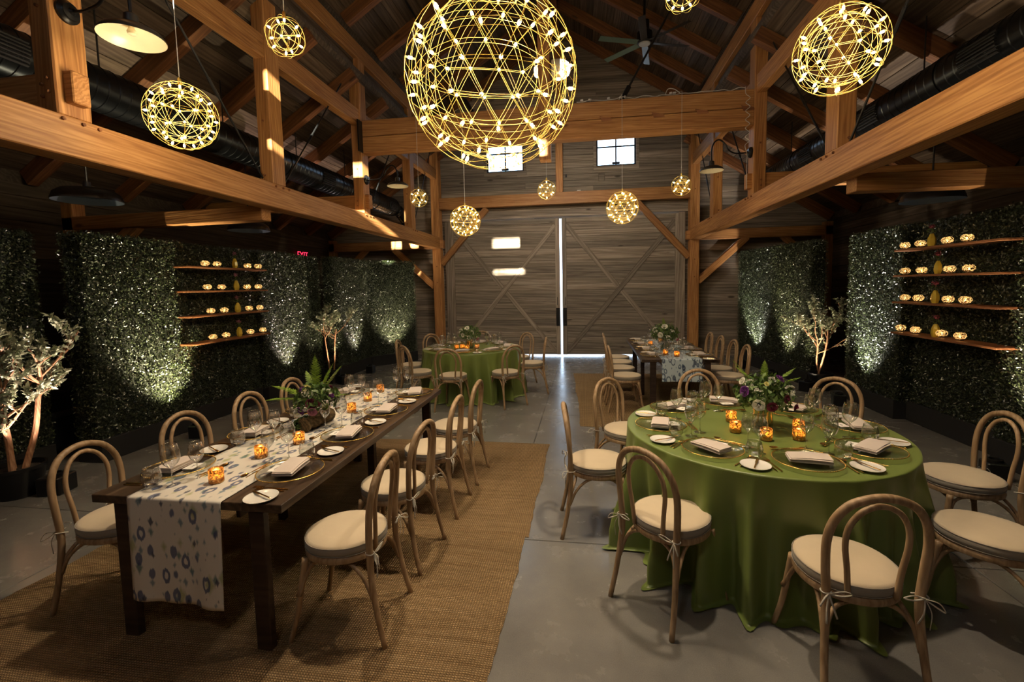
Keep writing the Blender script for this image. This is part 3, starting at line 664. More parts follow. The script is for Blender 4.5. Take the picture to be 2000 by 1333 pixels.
# ------------------------------------------------------------------ ducts
for side, x, z, r, y1 in (('left', -4.6, 3.73, .205, 10.6), ('right', 3.45, 3.66, .195, 9.4)):
    e = empty('spiral_duct', (x, 0, z)); Mx = Matrix.Rotation(-PI/2, 4, 'X')
    y = YF+.05; k = 0
    while y < y1:
        ye = min(y+1.52, y1); m = MB(); prof = []; t = y
        while t < ye-.06:
            prof += [(r, t), (r, t+.088), (r+.006, t+.094), (r+.006, t+.100)]; t += .106
        prof += [(r, t), (r, ye-.03), (r+.012, ye-.03), (r+.012, ye)]
        m.lathe(prof, 28, Mx); seg = obj('duct_section', m, e, mats=M['duct'], autos=30)
        m = MB(); s = 1 if side == 'left' else -1; yc = (y+ye)/2+.25   # louvred grille on the nave side
        for q in range(7):
            a = -.55+q*.14; m.tube([((r+.009)*math.cos(a)*s, yc-.19, (r+.009)*math.sin(a)), ((r+.009)*math.cos(a)*s, yc+.19, (r+.009)*math.sin(a))], .012, 6)
        obj('grille', m, seg, mats=M['duct_hole'])
        m = MB(); m.tube([(0, y+.4, r), (0, y+.4, 1.0 if False else .75)], .008, 6); obj('hanger', m, e, mats=M['steel_rod']); y = ye
    m = MB(); m.lathe([(r*.98, y1-.01), (.001, y1+.0)], 28, Mx); obj('end_cap', m, e, mats=M['duct'])
    if side == 'left':
        m = MB(); pts = catm([(0, y1, 0), (.12, y1+.15, -.08), (.2, y1+.4, -.28), (.22, y1+.55, -.5)], 10); rs = [.13+.012*(i % 2) for i in range(len(pts))]
        m.tube(pts, rs, 16); obj('flexible_hose', m, e, mats=M['duct'])
    tag(e, f'black spiral ventilation duct hanging above the {side} aisle', 'duct')

# ------------------------------------------------------------------ barn lamps
def shade_meshes(R_):
    o = MB(); o.lathe([(R_, 0), (R_*1.0, .012), (R_*.86, R_*.24), (R_*.60, R_*.38), (R_*.30, R_*.44), (R_*.24, R_*.46), (R_*.22, R_*.80), (R_*.16, R_*.86), (.001, R_*.87)], 40)
    i = MB(); i.lathe([(R_*.995, .001), (R_*.85, R_*.235), (R_*.59, R_*.37), (R_*.25, R_*.425), (.001, R_*.43)], 40)
    b = MB(); b.lathe([(.001, R_*.12), (R_*.13, R_*.16), (R_*.15, R_*.25), (R_*.08, R_*.38), (R_*.08, R_*.43)], 16); return o, i, b
def gooseneck(name, mount, shade, R_, arm, label):
    e = empty(name, mount); mx, my, mz = mount; sx, sy, sz = (shade[k]-mount[k] for k in range(3))
    s = 1 if sx > 0 else -1; m = MB(); Mx = Matrix.Rotation(PI/2*s, 4, 'Y')
    m.lathe([(.078, 0), (.078, .018), (.066, .03), (.060, .034), (.055, .045), (.025, .05), (.014, .07)], 28, Mx, capb=True); obj('wall_plate', m, e, mats=M['black'])
    top = sz + R_*.86
    m = MB(); m.tube(catm([(p[0]*sx if len(p) > 2 else 0, 0, p[1]*R_+0) if False else (p[0]*sx, p[2]*sy, p[1]) for p in arm(top)], 8), .011, 10); obj('arm', m, e, mats=M['black'])
    o, i, b = shade_meshes(R_); so = obj('lamp_shade', o, e, loc=(sx, sy, sz), mats=M['shade_out'])
    obj('shade_lining', i, so, mats=M['enamel']); obj('bulb', b, so, mats=M['enamel']); tag(e, label, 'lamp'); return e
arm1 = lambda top: [(0.05, 0, 0), (.35, .0, .35), (.62, .08, .6), (.78, .42, .8), (.95, .52, .95), (1.0, .42, 1), (1.0, top, 1)]
arm2 = lambda top: [(0.05, 0, 0), (.4, -.005, .4), (.58, .05, .6), (.66, .13, .66), (.80, .195, .8), (.93, .165, .93), (1.0, .06, 1), (1.0, top, 1)]
g1 = gooseneck('gooseneck_lamp', (XL+.0, 2.865, 3.76), (-3.075, 2.86, 3.525), .195, arm1, 'large gooseneck barn lamp with cream inside on the nearest left post')
gooseneck('gooseneck_lamp', (XL, 7.31, 3.59), (-3.02, 7.25, 3.44), .17, arm2, 'gooseneck barn lamp on the third left post beside a sunlit patch')
gooseneck('gooseneck_lamp', (XR, 7.31, 3.65), (1.865, 7.25, 3.40), .17, arm2, 'black gooseneck barn lamp on the right post below the collar beam')
# cylinder spot on the king post
e = empty('wall_spotlight', (XC+.02+.085, 6.98, 4.92)); Mx = Matrix.Rotation(PI/2, 4, 'Y')
m = MB(); m.lathe([(.001, .03), (.135, .03), (.145, .05), (.145, .15), (.140, .155)], 32, Mx); obj('housing', m, e, mats=M['enamel'])
m = MB(); m.lathe([(.140, .153), (.125, .22), (.085, .275), (.04, .295), (.001, .30)], 32, Mx); obj('globe_diffuser', m, e, mats=M['lamp_glow'])
m = MB(); m.lathe([(.001, -.235), (.06, -.23), (.085, -.20), (.085, -.171)], 24, Mx); obj('rear_cap', m, e, mats=M['lamp_glow']); tag(e, 'bright white dome light on the hanging king post behind the big globe', 'lamp')
# aisle dish pendants
for (x, y, z, lab, zt) in ((-5.1, 4.10, 2.74, 'wide dark dish pendant above the hedge nearest the left corner', 4.25), (-5.1, 6.40, 2.70, 'wide dark dish pendant above the left candle shelves', 4.25), (3.9, 5.92, 2.63, 'wide dark dish pendant above the right candle shelves', 4.25)):
    e = empty('dish_pendant', (x, y, z)); m = MB(); R_ = .29
    m.lathe([(R_, 0), (R_, .015), (R_*.93, .075), (R_*.75, .115), (R_*.4, .135), (.035, .145), (.03, .20), (.001, .205)], 40); obj('lamp_shade', m, e, mats=M['shade_out'])
    m = MB(); m.lathe([(R_*.99, .002), (R_*.92, .07), (R_*.7, .108), (.001, .13)], 40); obj('shade_lining', m, e, mats=M['enamel_grey'])
    m = MB(); m.tube([(0, 0, .19), (0, 0, zt-z)], .009, 8); obj('pendant_rod', m, e, mats=M['steel_rod']); tag(e, lab, 'lamp')
# ceiling fan
e = empty('ceiling_fan', (1.02, 8.2, 5.78)); m = MB(); m.lathe([(.001, -.02), (.11, -.02), (.13, .0), (.13, .15), (.10, .18), (.08, .2), (.08, .34), (.03, .36)], 28); obj('motor', m, e, mats=M['black'])
m = MB(); m.lathe([(.001, -.035), (.085, -.034), (.095, -.02)], 24); obj('light_disc', m, e, mats=M['switch'])
m = MB(); m.tube([(0, 0, .3), (0, 0, 1.05)], .022, 10); obj('downrod', m, e, mats=M['black'])
for k in range(6):
    a = math.radians(20+60*k); m = MB(); m.bbox(.12, .80, -.055, .055, -.004, .004, .003, Matrix.Rotation(a, 4, 'Z') @ Matrix.Rotation(.22, 4, 'X')); obj('blade', m, e, mats=M['fan_blade' if k in (3, 2) else 'fan_blade_dark'], smooth=False)
tag(e, 'six bladed black ceiling fan under the right roof slope', 'fan')

# ------------------------------------------------------------------ globe pendants
def ico():
    p = (1+5**.5)/2; V = [(-1, p, 0), (1, p, 0), (-1, -p, 0), (1, -p, 0), (0, -1, p), (0, 1, p), (0, -1, -p), (0, 1, -p), (p, 0, -1), (p, 0, 1), (-p, 0, -1), (-p, 0, 1)]
    F = [(0, 11, 5), (0, 5, 1), (0, 1, 7), (0, 7, 10), (0, 10, 11), (1, 5, 9), (5, 11, 4), (11, 10, 2), (10, 7, 6), (7, 1, 8), (3, 9, 4), (3, 4, 2), (3, 2, 6), (3, 6, 8), (3, 8, 9), (4, 9, 5), (2, 4, 11), (6, 2, 10), (8, 6, 7), (9, 8, 1)]
    rot = Matrix.Rotation(math.atan(1/p), 3, 'X')
    return [(rot @ Vector(v)).normalized() for v in V], F
def geodesic(n):
    V, F = ico(); pts = []; key = {}; E_ = set()
    def idx(v):
        v = v.normalized(); k = (round(v.x, 4), round(v.y, 4), round(v.z, 4))
        if k not in key: key[k] = len(pts); pts.append(v)
        return key[k]
    for a, b, c in F:
        g = {}
        for i in range(n+1):
            for j in range(n+1-i): g[(i, j)] = idx(V[a]*(n-i-j)+V[b]*i+V[c]*j)
        for i in range(n):
            for j in range(n-i):
                for p, q in (((i, j), (i+1, j)), ((i, j), (i, j+1)), ((i+1, j), (i, j+1))): E_.add(tuple(sorted((g[p], g[q]))))
    return pts, sorted(E_)
def globe_meshes(R_, n, rw, ri, arcs, stick):
    P, E_ = geodesic(n); out = []
    for Rr in (R_, R_*ri):
        m = MB()
        for a, b in E_:
            pts = [P[a].lerp(P[b], t).normalized()*Rr for t in np.linspace(0, 1, arcs+1)] if arcs > 1 else [P[a]*Rr, P[b]*Rr]
            m.tube(pts, rw, 4, cap=False)
        out.append(m.mesh('globe_frame', M['wire']))
    m = MB(); m.tube([(0, 0, R_*ri), (0, 0, R_)], stick*.8, 6); m.m = 1
    m.lathe([(.0005, R_*(1+ri)/2-stick*2.4), (stick*1.25, R_*(1+ri)/2-stick*1.4), (stick*1.25, R_*(1+ri)/2+stick*1.4), (.0005, R_*(1+ri)/2+stick*2.4)], 8)
    bulb = m.mesh('bulb', [M['led_core'], M['led']])
    c = MB(); c.lathe([(.012, R_-.01), (.012, R_+.03), (.003, R_+.045)], 10); return P, out, bulb, c.mesh('globe_cap', M['wire'])
def globe(kind, loc, wire_top, power, label, group, rz=0):
    P, fr, bulb, capm = kind; e = empty('globe_pendant', loc, rz); R_ = e and kind_r[id(kind)]
    obj('outer_frame', fr[0], e); obj('inner_frame', fr[1], e); obj('globe_cap', capm, e)
    for p in P:
        b = obj('bulb', bulb, e); b.rotation_euler = p.to_track_quat('Z', 'Y').to_euler()
    hk = [(0, 7.22-loc[1], wire_top-loc[2]+.02), (0, 7.26-loc[1], wire_top-loc[2]+.02)] if wire_top == 4.5 else []
    m = MB(); m.tube([(0, 0, R_+.03), (0, 0, wire_top-loc[2])]+hk, .0035 if R_ > .4 else .0028, 6); obj('cable', m, e, mats=M['white_cable'])
    lamp('POINT', 'globe_light', (0, 0, 0), power, (1.0, .78, .50), e, R_*.6)
    tag(e, label, 'pendant lamp', group); return e
kind_r = {}
KB = globe_meshes(.63, 3, .0018, .88, 2, .0088); kind_r[id(KB)] = .63
KM = globe_meshes(.235, 2, .0014, .80, 4, .0056); kind_r[id(KM)] = .235
KS = globe_meshes(.14, 1, .0012, .68, 6, .0058); kind_r[id(KS)] = .14
globe(KB, (-.67, 3.44, 3.29), 7.7, P_BIG, 'huge glowing wire globe over the middle of the aisle', None, .3)
globe(KM, (-2.93, 3.066, 3.069), 6.2, P_MID, 'medium glowing wire globe hanging in front of the left long beam', None, .2)
globe(KM, (1.45, 2.966, 3.065), 6.5, P_MID, 'medium glowing wire globe at the upper right over the round table', None, .9)
globe(KS, (-2.18, 3.241, 3.646), 6.6, P_SMALL, 'small glowing wire globe in front of the second left post', None, .2)
globe(KS, (.745, 3.759, 3.94), 7.0, P_SMALL, 'small glowing wire globe cut by the top edge beside the fan', None, .5)
globe(KS, (-2.60, 7.07, 3.20), 4.5, P_SMALL*.5, 'small glowing wire globe beside the far left barn lamp', None, .2)
globe(KM, (-1.82, 6.95, 2.79), 4.5, P_MID*.5, 'medium glowing wire globe in front of the left sliding door', None, .7)
globe(KS, (-.555, 6.98, 3.20), 3.62, P_SMALL*.5, 'small glowing wire globe under the hanging king post', None, .6)
globe(KM, (.555, 6.98, 2.885), 4.5, P_MID*.5, 'medium glowing wire globe in front of the right sliding door', None, .1)
globe(KS, (1.40, 7.05, 3.17), 4.5, P_SMALL*.5, 'small glowing wire globe beside the right black barn lamp', None, .9)
# extension cords on the collar beam
m = MB(); rr = random.Random(4); pts = [(x, 7.27+rr.uniform(-.03, .03), 4.54+rr.uniform(0, .03)) for x in np.linspace(-.1, 2.32, 26)]
m.tube(catm(pts, 3), .006, 6); pts = [(2.44+.0, 7.18, 4.53)]+[(2.33+.03*((-1)**i), 7.175, 4.5-i*.06) for i in range(1, 14)]+[(2.33, 7.175, z) for z in np.linspace(3.6, 3.1, 5)]
m.tube(catm([(2.3, 7.2, 4.545)]+pts[1:], 4), .0045, 6)
e = empty('extension_cord', (0, 0, 0)); obj('cord', m, e, mats=M['white_cable'])
for x in (-.02, .10, .38, .56, .62, 1.28, 1.33):
    m = MB(); m.bbox(-.022, .022, -.014, .014, -.012, .016, .004); obj('plug', m, e, loc=(x, 7.24, 4.555), rot=(0, 0, x*7), mats=M['white_cable'], smooth=False)
m = MB(); m.tube(catm([(1.2, 7.25, 4.54), (1.24, 7.24, 4.62), (1.33, 7.24, 4.61), (1.42, 7.24, 4.54)], 5), .006, 6); obj('cord_loop', m, e, mats=M['white_cable'])
tag(e, 'white extension cords lying on the collar beam and coiling down the right post', 'cord')

# ------------------------------------------------------------------ hedges
def leaf_cloud(name, pts, nrm, size, mat, seed, spread=.9, asp=.5):
    rg = np.random.default_rng(seed); n = len(pts)
    d = nrm + rg.normal(0, spread, (n, 3)); d /= np.linalg.norm(d, axis=1)[:, None]
    a = rg.normal(0, 1, (n, 3)); a -= d*(a*d).sum(1)[:, None]; a /= np.linalg.norm(a, axis=1)[:, None]; b = np.cross(d, a)
    s = (size*(.7+.6*rg.random(n)))[:, None]; w = s*asp
    V = np.empty((n, 4, 3)); V[:, 0] = pts-a*s; V[:, 1] = pts+b*w+d*w*.35; V[:, 2] = pts+a*s; V[:, 3] = pts-b*w+d*w*.35
    me = bpy.data.meshes.new(name); me.vertices.add(n*4); me.vertices.foreach_set('co', V.reshape(-1).astype(np.float32))
    q = np.arange(n)*4; T = np.stack([q, q+1, q+2, q, q+2, q+3], 1).reshape(-1).astype(np.int32)
    me.loops.add(n*6); me.loops.foreach_set('vertex_index', T); me.polygons.add(n*2)
    me.polygons.foreach_set('loop_start', (np.arange(n*2)*3).astype(np.int32)); me.polygons.foreach_set('loop_total', np.full(n*2, 3, np.int32))
    me.materials.append(mat); me.update(calc_edges=True); me.validate(); return me
HM = {}
def hedge_mesh(wd, h, th, dens=5600):
    k = (round(wd, 2), round(h, 2), th)
    if k in HM: return HM[k]
    P = []; Nn = []; rg = np.random.default_rng(int(wd*1000))
    for (area, f, nr) in ((wd*h, lambda u, v: (np.zeros_like(u), (u-.5)*wd, v*h), (1, 0, 0)), (th*h, lambda u, v: (-u*th, np.full_like(u, -wd/2), v*h), (0, -1, 0)), (th*h, lambda u, v: (-u*th, np.full_like(u, wd/2), v*h), (0, 1, 0)), (wd*th, lambda u, v: (-u*th, (v-.5)*wd, np.full_like(u, h)), (0, 0, 1))):
        n = int(area*dens); u = rg.random(n); v = rg.random(n); p = np.stack(f(u, v), 1); nr = np.array(nr, float)
        p += nr*(rg.random((n, 1))*.055-.03) + rg.normal(0, .006, (n, 3)); P.append(p); Nn.append(np.tile(nr, (n, 1)))
    HM[k] = leaf_cloud('foliage', np.concatenate(P), np.concatenate(Nn), 0.0135, M['hedge'], 5); return HM[k]
def hedge(x, y, wd, rz, label, z0=.22, z1=2.40, th=.26):
    # front face at local x=0 facing +x, width along local y
    e = empty('hedge_panel', (x, y, 0), rz); f = obj('foliage', hedge_mesh(wd, z1-z0, th), e, loc=(0, 0, z0), smooth=False); f['kind'] = 'stuff'
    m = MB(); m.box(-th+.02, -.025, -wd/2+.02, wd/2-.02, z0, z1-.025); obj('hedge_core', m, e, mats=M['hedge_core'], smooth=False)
    m = MB(); m.bbox(-th-.02, .03, -wd/2, wd/2, .0, z0+.02, .006); obj('planter_base', m, e, mats=M['black_soft'], smooth=False); tag(e, label, 'hedge'); return e
hedge(-5.45, 3.17, 1.30, 0, 'green hedge wall panel at the left picture edge behind the small tree')
hedge(-5.05, 4.53, 1.18, 0, 'broad lit hedge wall panel left of the candle shelves')
hedge(-5.14, 5.81, 1.36, 0, 'dark hedge wall panel behind the left candle shelves')
hedge(-5.05, 7.10, 1.20, 0, 'lit hedge wall panel right of the left candle shelves')
hedge(-5.12, 7.98, .5, 0, 'narrow unlit hedge strip beyond the left shelves')
hedge(-4.83, 8.95, 1.36, 0, 'lit hedge wall panel behind the small left tree in the distance')
hedge(-4.45, 10.12, 1.18, -math.radians(40), 'angled lit hedge wall panel nearest the far left corner')
hedge(3.83, 6.80, 1.10, PI, 'brightly lit hedge wall panel left of the right candle shelves')
hedge(3.97, 5.55, 1.38, PI, 'dark hedge wall panel behind the right candle shelves')
hedge(3.83, 4.25, 1.22, PI, 'hedge wall panel at the right picture edge')
hedge(3.97, 7.50, .28, PI, 'narrow unlit hedge strip beside the daylit gap on the right')
hedge(3.58, 8.72, 1.18, PI-math.radians(-8), 'lit hedge wall panel behind the small right tree')
hedge(3.44, 10.05, 1.40, PI+math.radians(6), 'lit hedge wall panel nearest the far right corner')

# ------------------------------------------------------------------ candle shelves
def shelf(name, x, y, z, L, s, label):
    m = MB(); m.bbox(-.11, .11, -L/2, L/2, -.022, 0, .003); e = obj(name, m, loc=(x-s*.0, y, z), mats=M['shelf'], smooth=False); tag(e, label, 'shelf'); return e
bm_ = MB(); bm_.lathe([(.022, 0), (.028, .004), (.020, .010), (.040, .022), (.052, .042), (.050, .062), (.036, .078), (.034, .082)], 24, capb=True); BOWL = bm_.mesh('bowl', M['bowl'])
fl = MB(); fl.lathe([(.0005, .0), (.006, .006), (.0045, .016), (.0005, .028)], 8); FLAME = fl.mesh('flame', M['flame'])
wx = MB(); wx.lathe([(.02, 0), (.02, .016), (.001, .016)], 14, capb=True); WAX = wx.mesh('wax', M['card'])
def bowl(x, y, z, label, group):
    e = empty('candle_bowl', (x, y, z), random.random()*6); obj('bowl', BOWL, e); obj('wax', WAX, e, loc=(0, 0, .014)); obj('flame', FLAME, e, loc=(0, 0, .031)); lamp('POINT', 'candle_light', (0, 0, .045), P_BOWL, (1, .74, .42), e, .01); tag(e, label, 'candle', group)
vs = MB(); pr = [(.028, 0), (.040, .04), (.036, .09), (.022, .125), (.014, .14)]
vs.lathe(pr, 6, capb=True); VASE = vs.mesh('vase_body', M['yellow_glass'], smooth=False)
def vase(x, y, z, label, col, seed):
    e = empty('bud_vase', (x, y, z), seed*1.3); obj('vase_body', VASE, e); m = MB(); m.tube([(0, 0, .1), (.004, 0, .2)], .002, 5); obj('stem', m, e, mats=M['stem'])
    rg = np.random.default_rng(seed); p = rg.normal(0, .012, (60, 3))+np.array([.004, 0, .215]); obj('bloom', leaf_cloud('bloom', p, p-np.array([.004, 0, .2]), .011, M[col], seed, .5, .7), e)
    p = rg.normal(0, .02, (26, 3))+np.array([.0, 0, .175]); f = obj('foliage', leaf_cloud('foliage', p, p-np.array([0, 0, .15]), .014, M['leafy'], seed+9, .6, .4), e); tag(e, label, 'vase')
rown = ['top', 'second', 'third', 'lowest']; pos = ['first from the left', 'second from the left', '', 'second from the right', 'first from the right']
LB = ([5.36, 5.56, 5.88, 6.13, 6.35], [5.37, 5.61, 5.88, 6.09, 6.33], [5.40, 5.63, 5.88, 6.10, 6.33], [5.40, 5.63, 5.88, 6.10, 6.37])
RB = ([6.08, 5.83, 5.66, 5.44, 5.19], [6.06, 5.79, 5.55, 5.39, 5.15], [6.04, 5.82, 5.57, 5.39, 5.17], [6.09, 5.84, 5.54, 5.45, 5.21])
for k, z in enumerate((2.105, 1.795, 1.475, 1.125)):
    shelf('wall_shelf', -4.96, 5.70, z, 1.42, 1, f'{rown[k]} wooden candle shelf on the left hedge wall')
    for j, y in enumerate(LB[k]):
        if j == 2: vase(-4.95, y, z, f'yellow faceted bud vase on the {rown[k]} left shelf', 'mauve_petal', k+1)
        else: bowl(-4.95, y, z, f'lit gold candle bowl, {pos[j]} on the {rown[k]} left shelf', 'candle bowls on the left hedge shelves')
for k, z in enumerate((2.10, 1.80, 1.485, 1.12)):
    shelf('wall_shelf', 3.77, 5.40, z, 1.44, -1, f'{rown[k]} wooden candle shelf on the right hedge wall')
    for j, y in enumerate(RB[k]):
        if j == 2: vase(3.75, y, z, f'yellow faceted bud vase on the {rown[k]} right shelf', 'pink_petal', k+11)
        else: bowl(3.75, y, z, f'lit gold candle bowl, {pos[j]} on the {rown[k]} right shelf', 'candle bowls on the right hedge shelves')

# ------------------------------------------------------------------ uplights
def uplight(x, y, aim, power, col, label, spot=50, box=.11):
    spot = min(100, spot*1.2)
    d = (Vector(aim)-Vector((x, y, .2))); e = empty('floor_uplight', (x, y, 0), math.atan2(d.y, d.x)); b = box
    m = MB(); m.bbox(-b*.7, b*.7, -b*.7, b*.7, 0, .16, .01); obj('housing', m, e, mats=M['black'], smooth=False)
    m = MB(); m.lathe([(.05, .16), (.055, .185), (.042, .185), (.040, .165), (.001, .165)], 20); obj('lens_ring', m, e, mats=M['black'])
    l = lamp('SPOT', 'uplight_beam', (x, y, .20), power, col, None, .03, spot, .9, aim); l.parent = e; l.matrix_parent_inverse = Matrix.Translation((x, y, 0)).inverted() if False else Matrix.Identity(4)
    l.location = (0, 0, .20); ld = Matrix.Rotation(-math.atan2(d.y, d.x), 3, 'Z') @ d; l.rotation_euler = ld.to_track_quat('-Z', 'Y').to_euler()
    tag(e, label, 'light')
WARM = (1.0, .80, .56); PINK = (1.0, .74, .66); NEUT = (1.0, .90, .80)
uplight(-4.70, 4.80, (-5.06, 4.73, 1.25), P_UP*1.15, (1, .83, .52), 'black floor uplight at the foot of the broad left hedge', 62)
uplight(-4.72, 7.02, (-5.06, 7.05, 1.2), P_UP*.9, PINK, 'black floor uplight at the foot of the hedge right of the left shelves', 50)
uplight(-4.50, 8.95, (-4.84, 8.95, 1.2), P_UP*.65, PINK, 'black floor uplight near the small left tree in the distance', 50)
uplight(-4.15, 9.82, (-4.46, 10.1, 1.25), P_UP*.65, WARM, 'black floor uplight at the foot of the angled far left hedge', 60)
uplight(3.50, 6.88, (3.84, 6.80, 1.2), P_UP*1.0, NEUT, 'black floor uplight at the foot of the bright right hedge', 52)
uplight(3.28, 8.62, (3.57, 8.70, 1.15), P_UP*.75, WARM, 'black floor uplight in front of the hedge behind the right tree', 48)
uplight(3.13, 9.75, (3.42, 9.95, 1.2), P_UP*.75, NEUT, 'black floor uplight at the foot of the far right hedge', 58)
uplight(3.50, 4.42, (3.84, 4.35, 1.2), P_UP*.6, WARM, 'black floor uplight at the right picture edge', 55)
uplight(-4.72, 3.30, (-5.02, 3.22, 1.3), P_UP*.5, (1, .76, .62), 'black boxy uplight beside the near left tree pot', 52, .14)
uplight(-4.50, 7.85, (-4.78, 8.0, 1.2), P_UP*.22, WARM, 'black floor uplight beside the distant left tree pot', 70)
uplight(3.48, 7.75, (3.74, 7.9, 1.3), P_UP*.25, WARM, 'black floor uplight in front of the right tree pot', 80, .13)

# ------------------------------------------------------------------ potted trees
def leaf_mesh(L, w):
    m = MB(); V = [(0, 0, 0), (L*.3, w*.5, .004), (L*.7, w*.42, .006), (L, 0, .002), (L*.7, -w*.42, .006), (L*.3, -w*.5, .004), (L*.3, 0, 0), (L*.7, 0, .001)]
    m.add(V, [(0, 6, 1), (6, 7, 2, 1), (7, 3, 2), (0, 5, 6), (6, 5, 4, 7), (7, 4, 3)]); return m.mesh('leaf', M['olive'])
LEAF = leaf_mesh(.085, .03)
def tree(loc, stems, H_, spread, label, seed, individual, nleaf, potr=.17, thick=.017, low=.55):
    rr = random.Random(seed); e = empty('potted_tree', loc); m = MB(); m.lathe([(potr*.78, 0), (potr, .24), (potr*1.05, .24), (potr*1.05, .27), (potr*.95, .27), (potr*.93, .23)], 24, capb=True); obj('pot', m, e, mats=M['black'])
    m = MB(); m.lathe([(potr*.93, .225), (.001, .235)], 20); obj('soil', m, e, mats=M['soil'])
    tips = []; mb = MB()
    def branch(p, d, L, r, lev):
        pts = [p]; q = Vector(p); dd = Vector(d).normalized(); n = 5
        for i in range(n):
            dd = (dd+Vector((rr.uniform(-.2, .2), rr.uniform(-.2, .2), rr.uniform(-.06, .16)))).normalized(); q = q+dd*L/n; pts.append(q.copy())
            if lev >= 1:
                for _ in range(4): tips.append((q.copy(), (dd+Vector((rr.uniform(-1, 1), rr.uniform(-1, 1), rr.uniform(-.5, .8)))*.8).normalized()))
        mb.tube(catm(pts, 2), list(np.linspace(r, r*.5, len(catm(pts, 2)))), 6)
        if lev < 3:
            for k in range(3 if lev else 5):
                t = rr.uniform(.45, 1) if lev else rr.uniform(.5, 1); pp = pts[min(n, max(1, int(t*n)))]; nd = (dd*.6+Vector((rr.uniform(-1, 1), rr.uniform(-1, 1), rr.uniform(.0, .9)))*spread).normalized(); branch(pp, nd, L*(.46 if lev else .42), r*.5, lev+1)
    tr = MB(); 
    for i, (dx, dy, ln) in enumerate(stems):
        a = i*2.1+seed; b = Vector((.05*math.cos(a), .05*math.sin(a), .22)); top = b+Vector((dx, dy, ln)); mid1 = b.lerp(top, .35)+Vector((rr.uniform(-.03, .03), rr.uniform(-.03, .03), 0)); mid2 = b.lerp(top, .7)+Vector((rr.uniform(-.03, .03), rr.uniform(-.03, .03), 0))
        pts = catm([b, mid1, mid2, top], 5); t1 = MB(); t1.tube(pts, list(np.linspace(thick, thick*.6, len(pts))), 8); obj('trunk', t1, e, mats=M['bark'])
        for k in range(5): branch(pts[int(len(pts)*rr.uniform(low, .99))-1], Vector((rr.uniform(-1, 1), rr.uniform(-1, 1), rr.uniform(.35, 1.3))), (H_-ln-.22)*rr.uniform(.6, 1.0), thick*.5, 1)
    obj('branches', mb, e, mats=M['bark'])
    rr.shuffle(tips); ind = tips[:individual]
    for (p, d) in ind:
        o = obj('leaf', LEAF, e, loc=p, rot=(rr.uniform(0, 6), *Vector(d).to_track_quat('X', 'Z').to_euler()[1:])); s = rr.uniform(.7, 1.15); o.scale = (s, s, s)
    rest = tips[individual:individual+int(nleaf*1.6)]
    if rest:
        p = np.array([list(t[0]+t[1]*.03) for t in rest]); d = np.array([list(t[1]) for t in rest]); f = obj('foliage', leaf_cloud('foliage', p, d, .034, M['olive'], seed, .8, .36), e, smooth=False); f['kind'] = 'stuff'
    tag(e, label, 'tree'); return e
tree((-5.02, 3.22, 0), ((.10, -.10, .92), (-.16, .02, .95), (-.06, .25, .90)), 1.72, .55, 'small leafy tree in a black pot lit from below at the left picture edge', 3, 290, 1700, .19, .026, .42)
tree((-4.78, 7.98, 0), ((.08, .02, .80), (-.05, -.06, .82)), 1.55, .6, 'slim two stemmed potted tree in the distance on the left', 8, 0, 900, .15, .016, .75)
tree((3.74, 7.90, 0), ((-.05, .0, .62), (.10, -.05, .80)), 1.58, .6, 'two stemmed potted tree before the right hedges', 14, 0, 900, .17, .016, .6)

# ------------------------------------------------------------------ tufted bench
e = empty('leather_bench', (-6.0, 4.35, 0)); m = MB(); m.bbox(-.34, .34, -.9, .9, .08, .50, .05); obj('seat_box', m, e, mats=M['leather'])
m = MB()
for k in range(9): m.tube([( -.28+k*.07, -.905, .485), (-.25+k*.07, -.915, .47), (-.22+k*.07, -.905, .485)], .014, 8)
obj('tufted_edge', m, e, mats=M['leather'])
for x in (-.15, .05, .22):
    b = MB(); b.lathe([(.014, 0), (.010, .008), (.001, .010)], 10); obj('button', b, e, loc=(x, -.902, .36), rot=(PI/2, 0, 0), mats=M['steel_rod'])
for sx in (-.28, .28):
    for sy in (-.8, .8):
        b = MB(); b.tube([(sx, sy, 0), (sx, sy, .09)], .025, 8); obj('leg', b, e, mats=M['black'])
tag(e, 'black tufted leather bench in the dark gap between the left hedges', 'bench')

# ------------------------------------------------------------------ farm tables and runners
TZ = .762
def farm_table(x0, x1, y0, y1, label):
    e = empty('farm_table', ((x0+x1)/2, (y0+y1)/2, 0)); w = x1-x0; L = y1-y0; n = 5; bw = w/n
    for k in range(n):
        m = MB(); m.bbox(-bw/2+.001, bw/2-.001, -L/2, L/2, TZ-.042, TZ, .003); obj('board', m, e, loc=(-w/2+(k+.5)*bw, 0, 0), mats=M['tabletop'], smooth=False)
    for sx in (-1, 1):
        m = MB(); m.bbox(-.012, .012, -L/2+.08, L/2-.08, TZ-.12, TZ-.042, .003); obj('apron', m, e, loc=(sx*(w/2-.30), 0, 0), mats=M['table_leg'], smooth=False)
        for sy in (-1, 0, 1):
            m = MB(); m.bbox(-(TZ-.042)/2, (TZ-.042)/2, -.021, .021, -.04, .04, .004); y = sy*(L/2-.035); o = obj('leg', m, e, loc=(sx*(w/2-.15), y, (TZ-.042)/2), rot=(0, -PI/2, 0), mats=M['table_leg'], smooth=False)
            if sy == 0: o.scale = (1, 1, .7)
    for sy in (-1, 1):
        m = MB(); m.bbox(-w/2+.2, w/2-.2, -.014, .014, .2, .26, .003); obj('stretcher', m, e, loc=(0, sy*(L/2-.17), -.0), mats=M['table_leg'], smooth=False) if False else None
    m = MB(); m.tube([(0, L/2-.35, TZ-.06), (0, L/2-.37, TZ-.11), (0, L/2-.47, TZ-.11), (0, L/2-.49, TZ-.06)], .008, 6); obj('latch', m, e, loc=(w/2-.1, 0, 0), mats=M['black'])
    tag(e, label, 'table'); return e
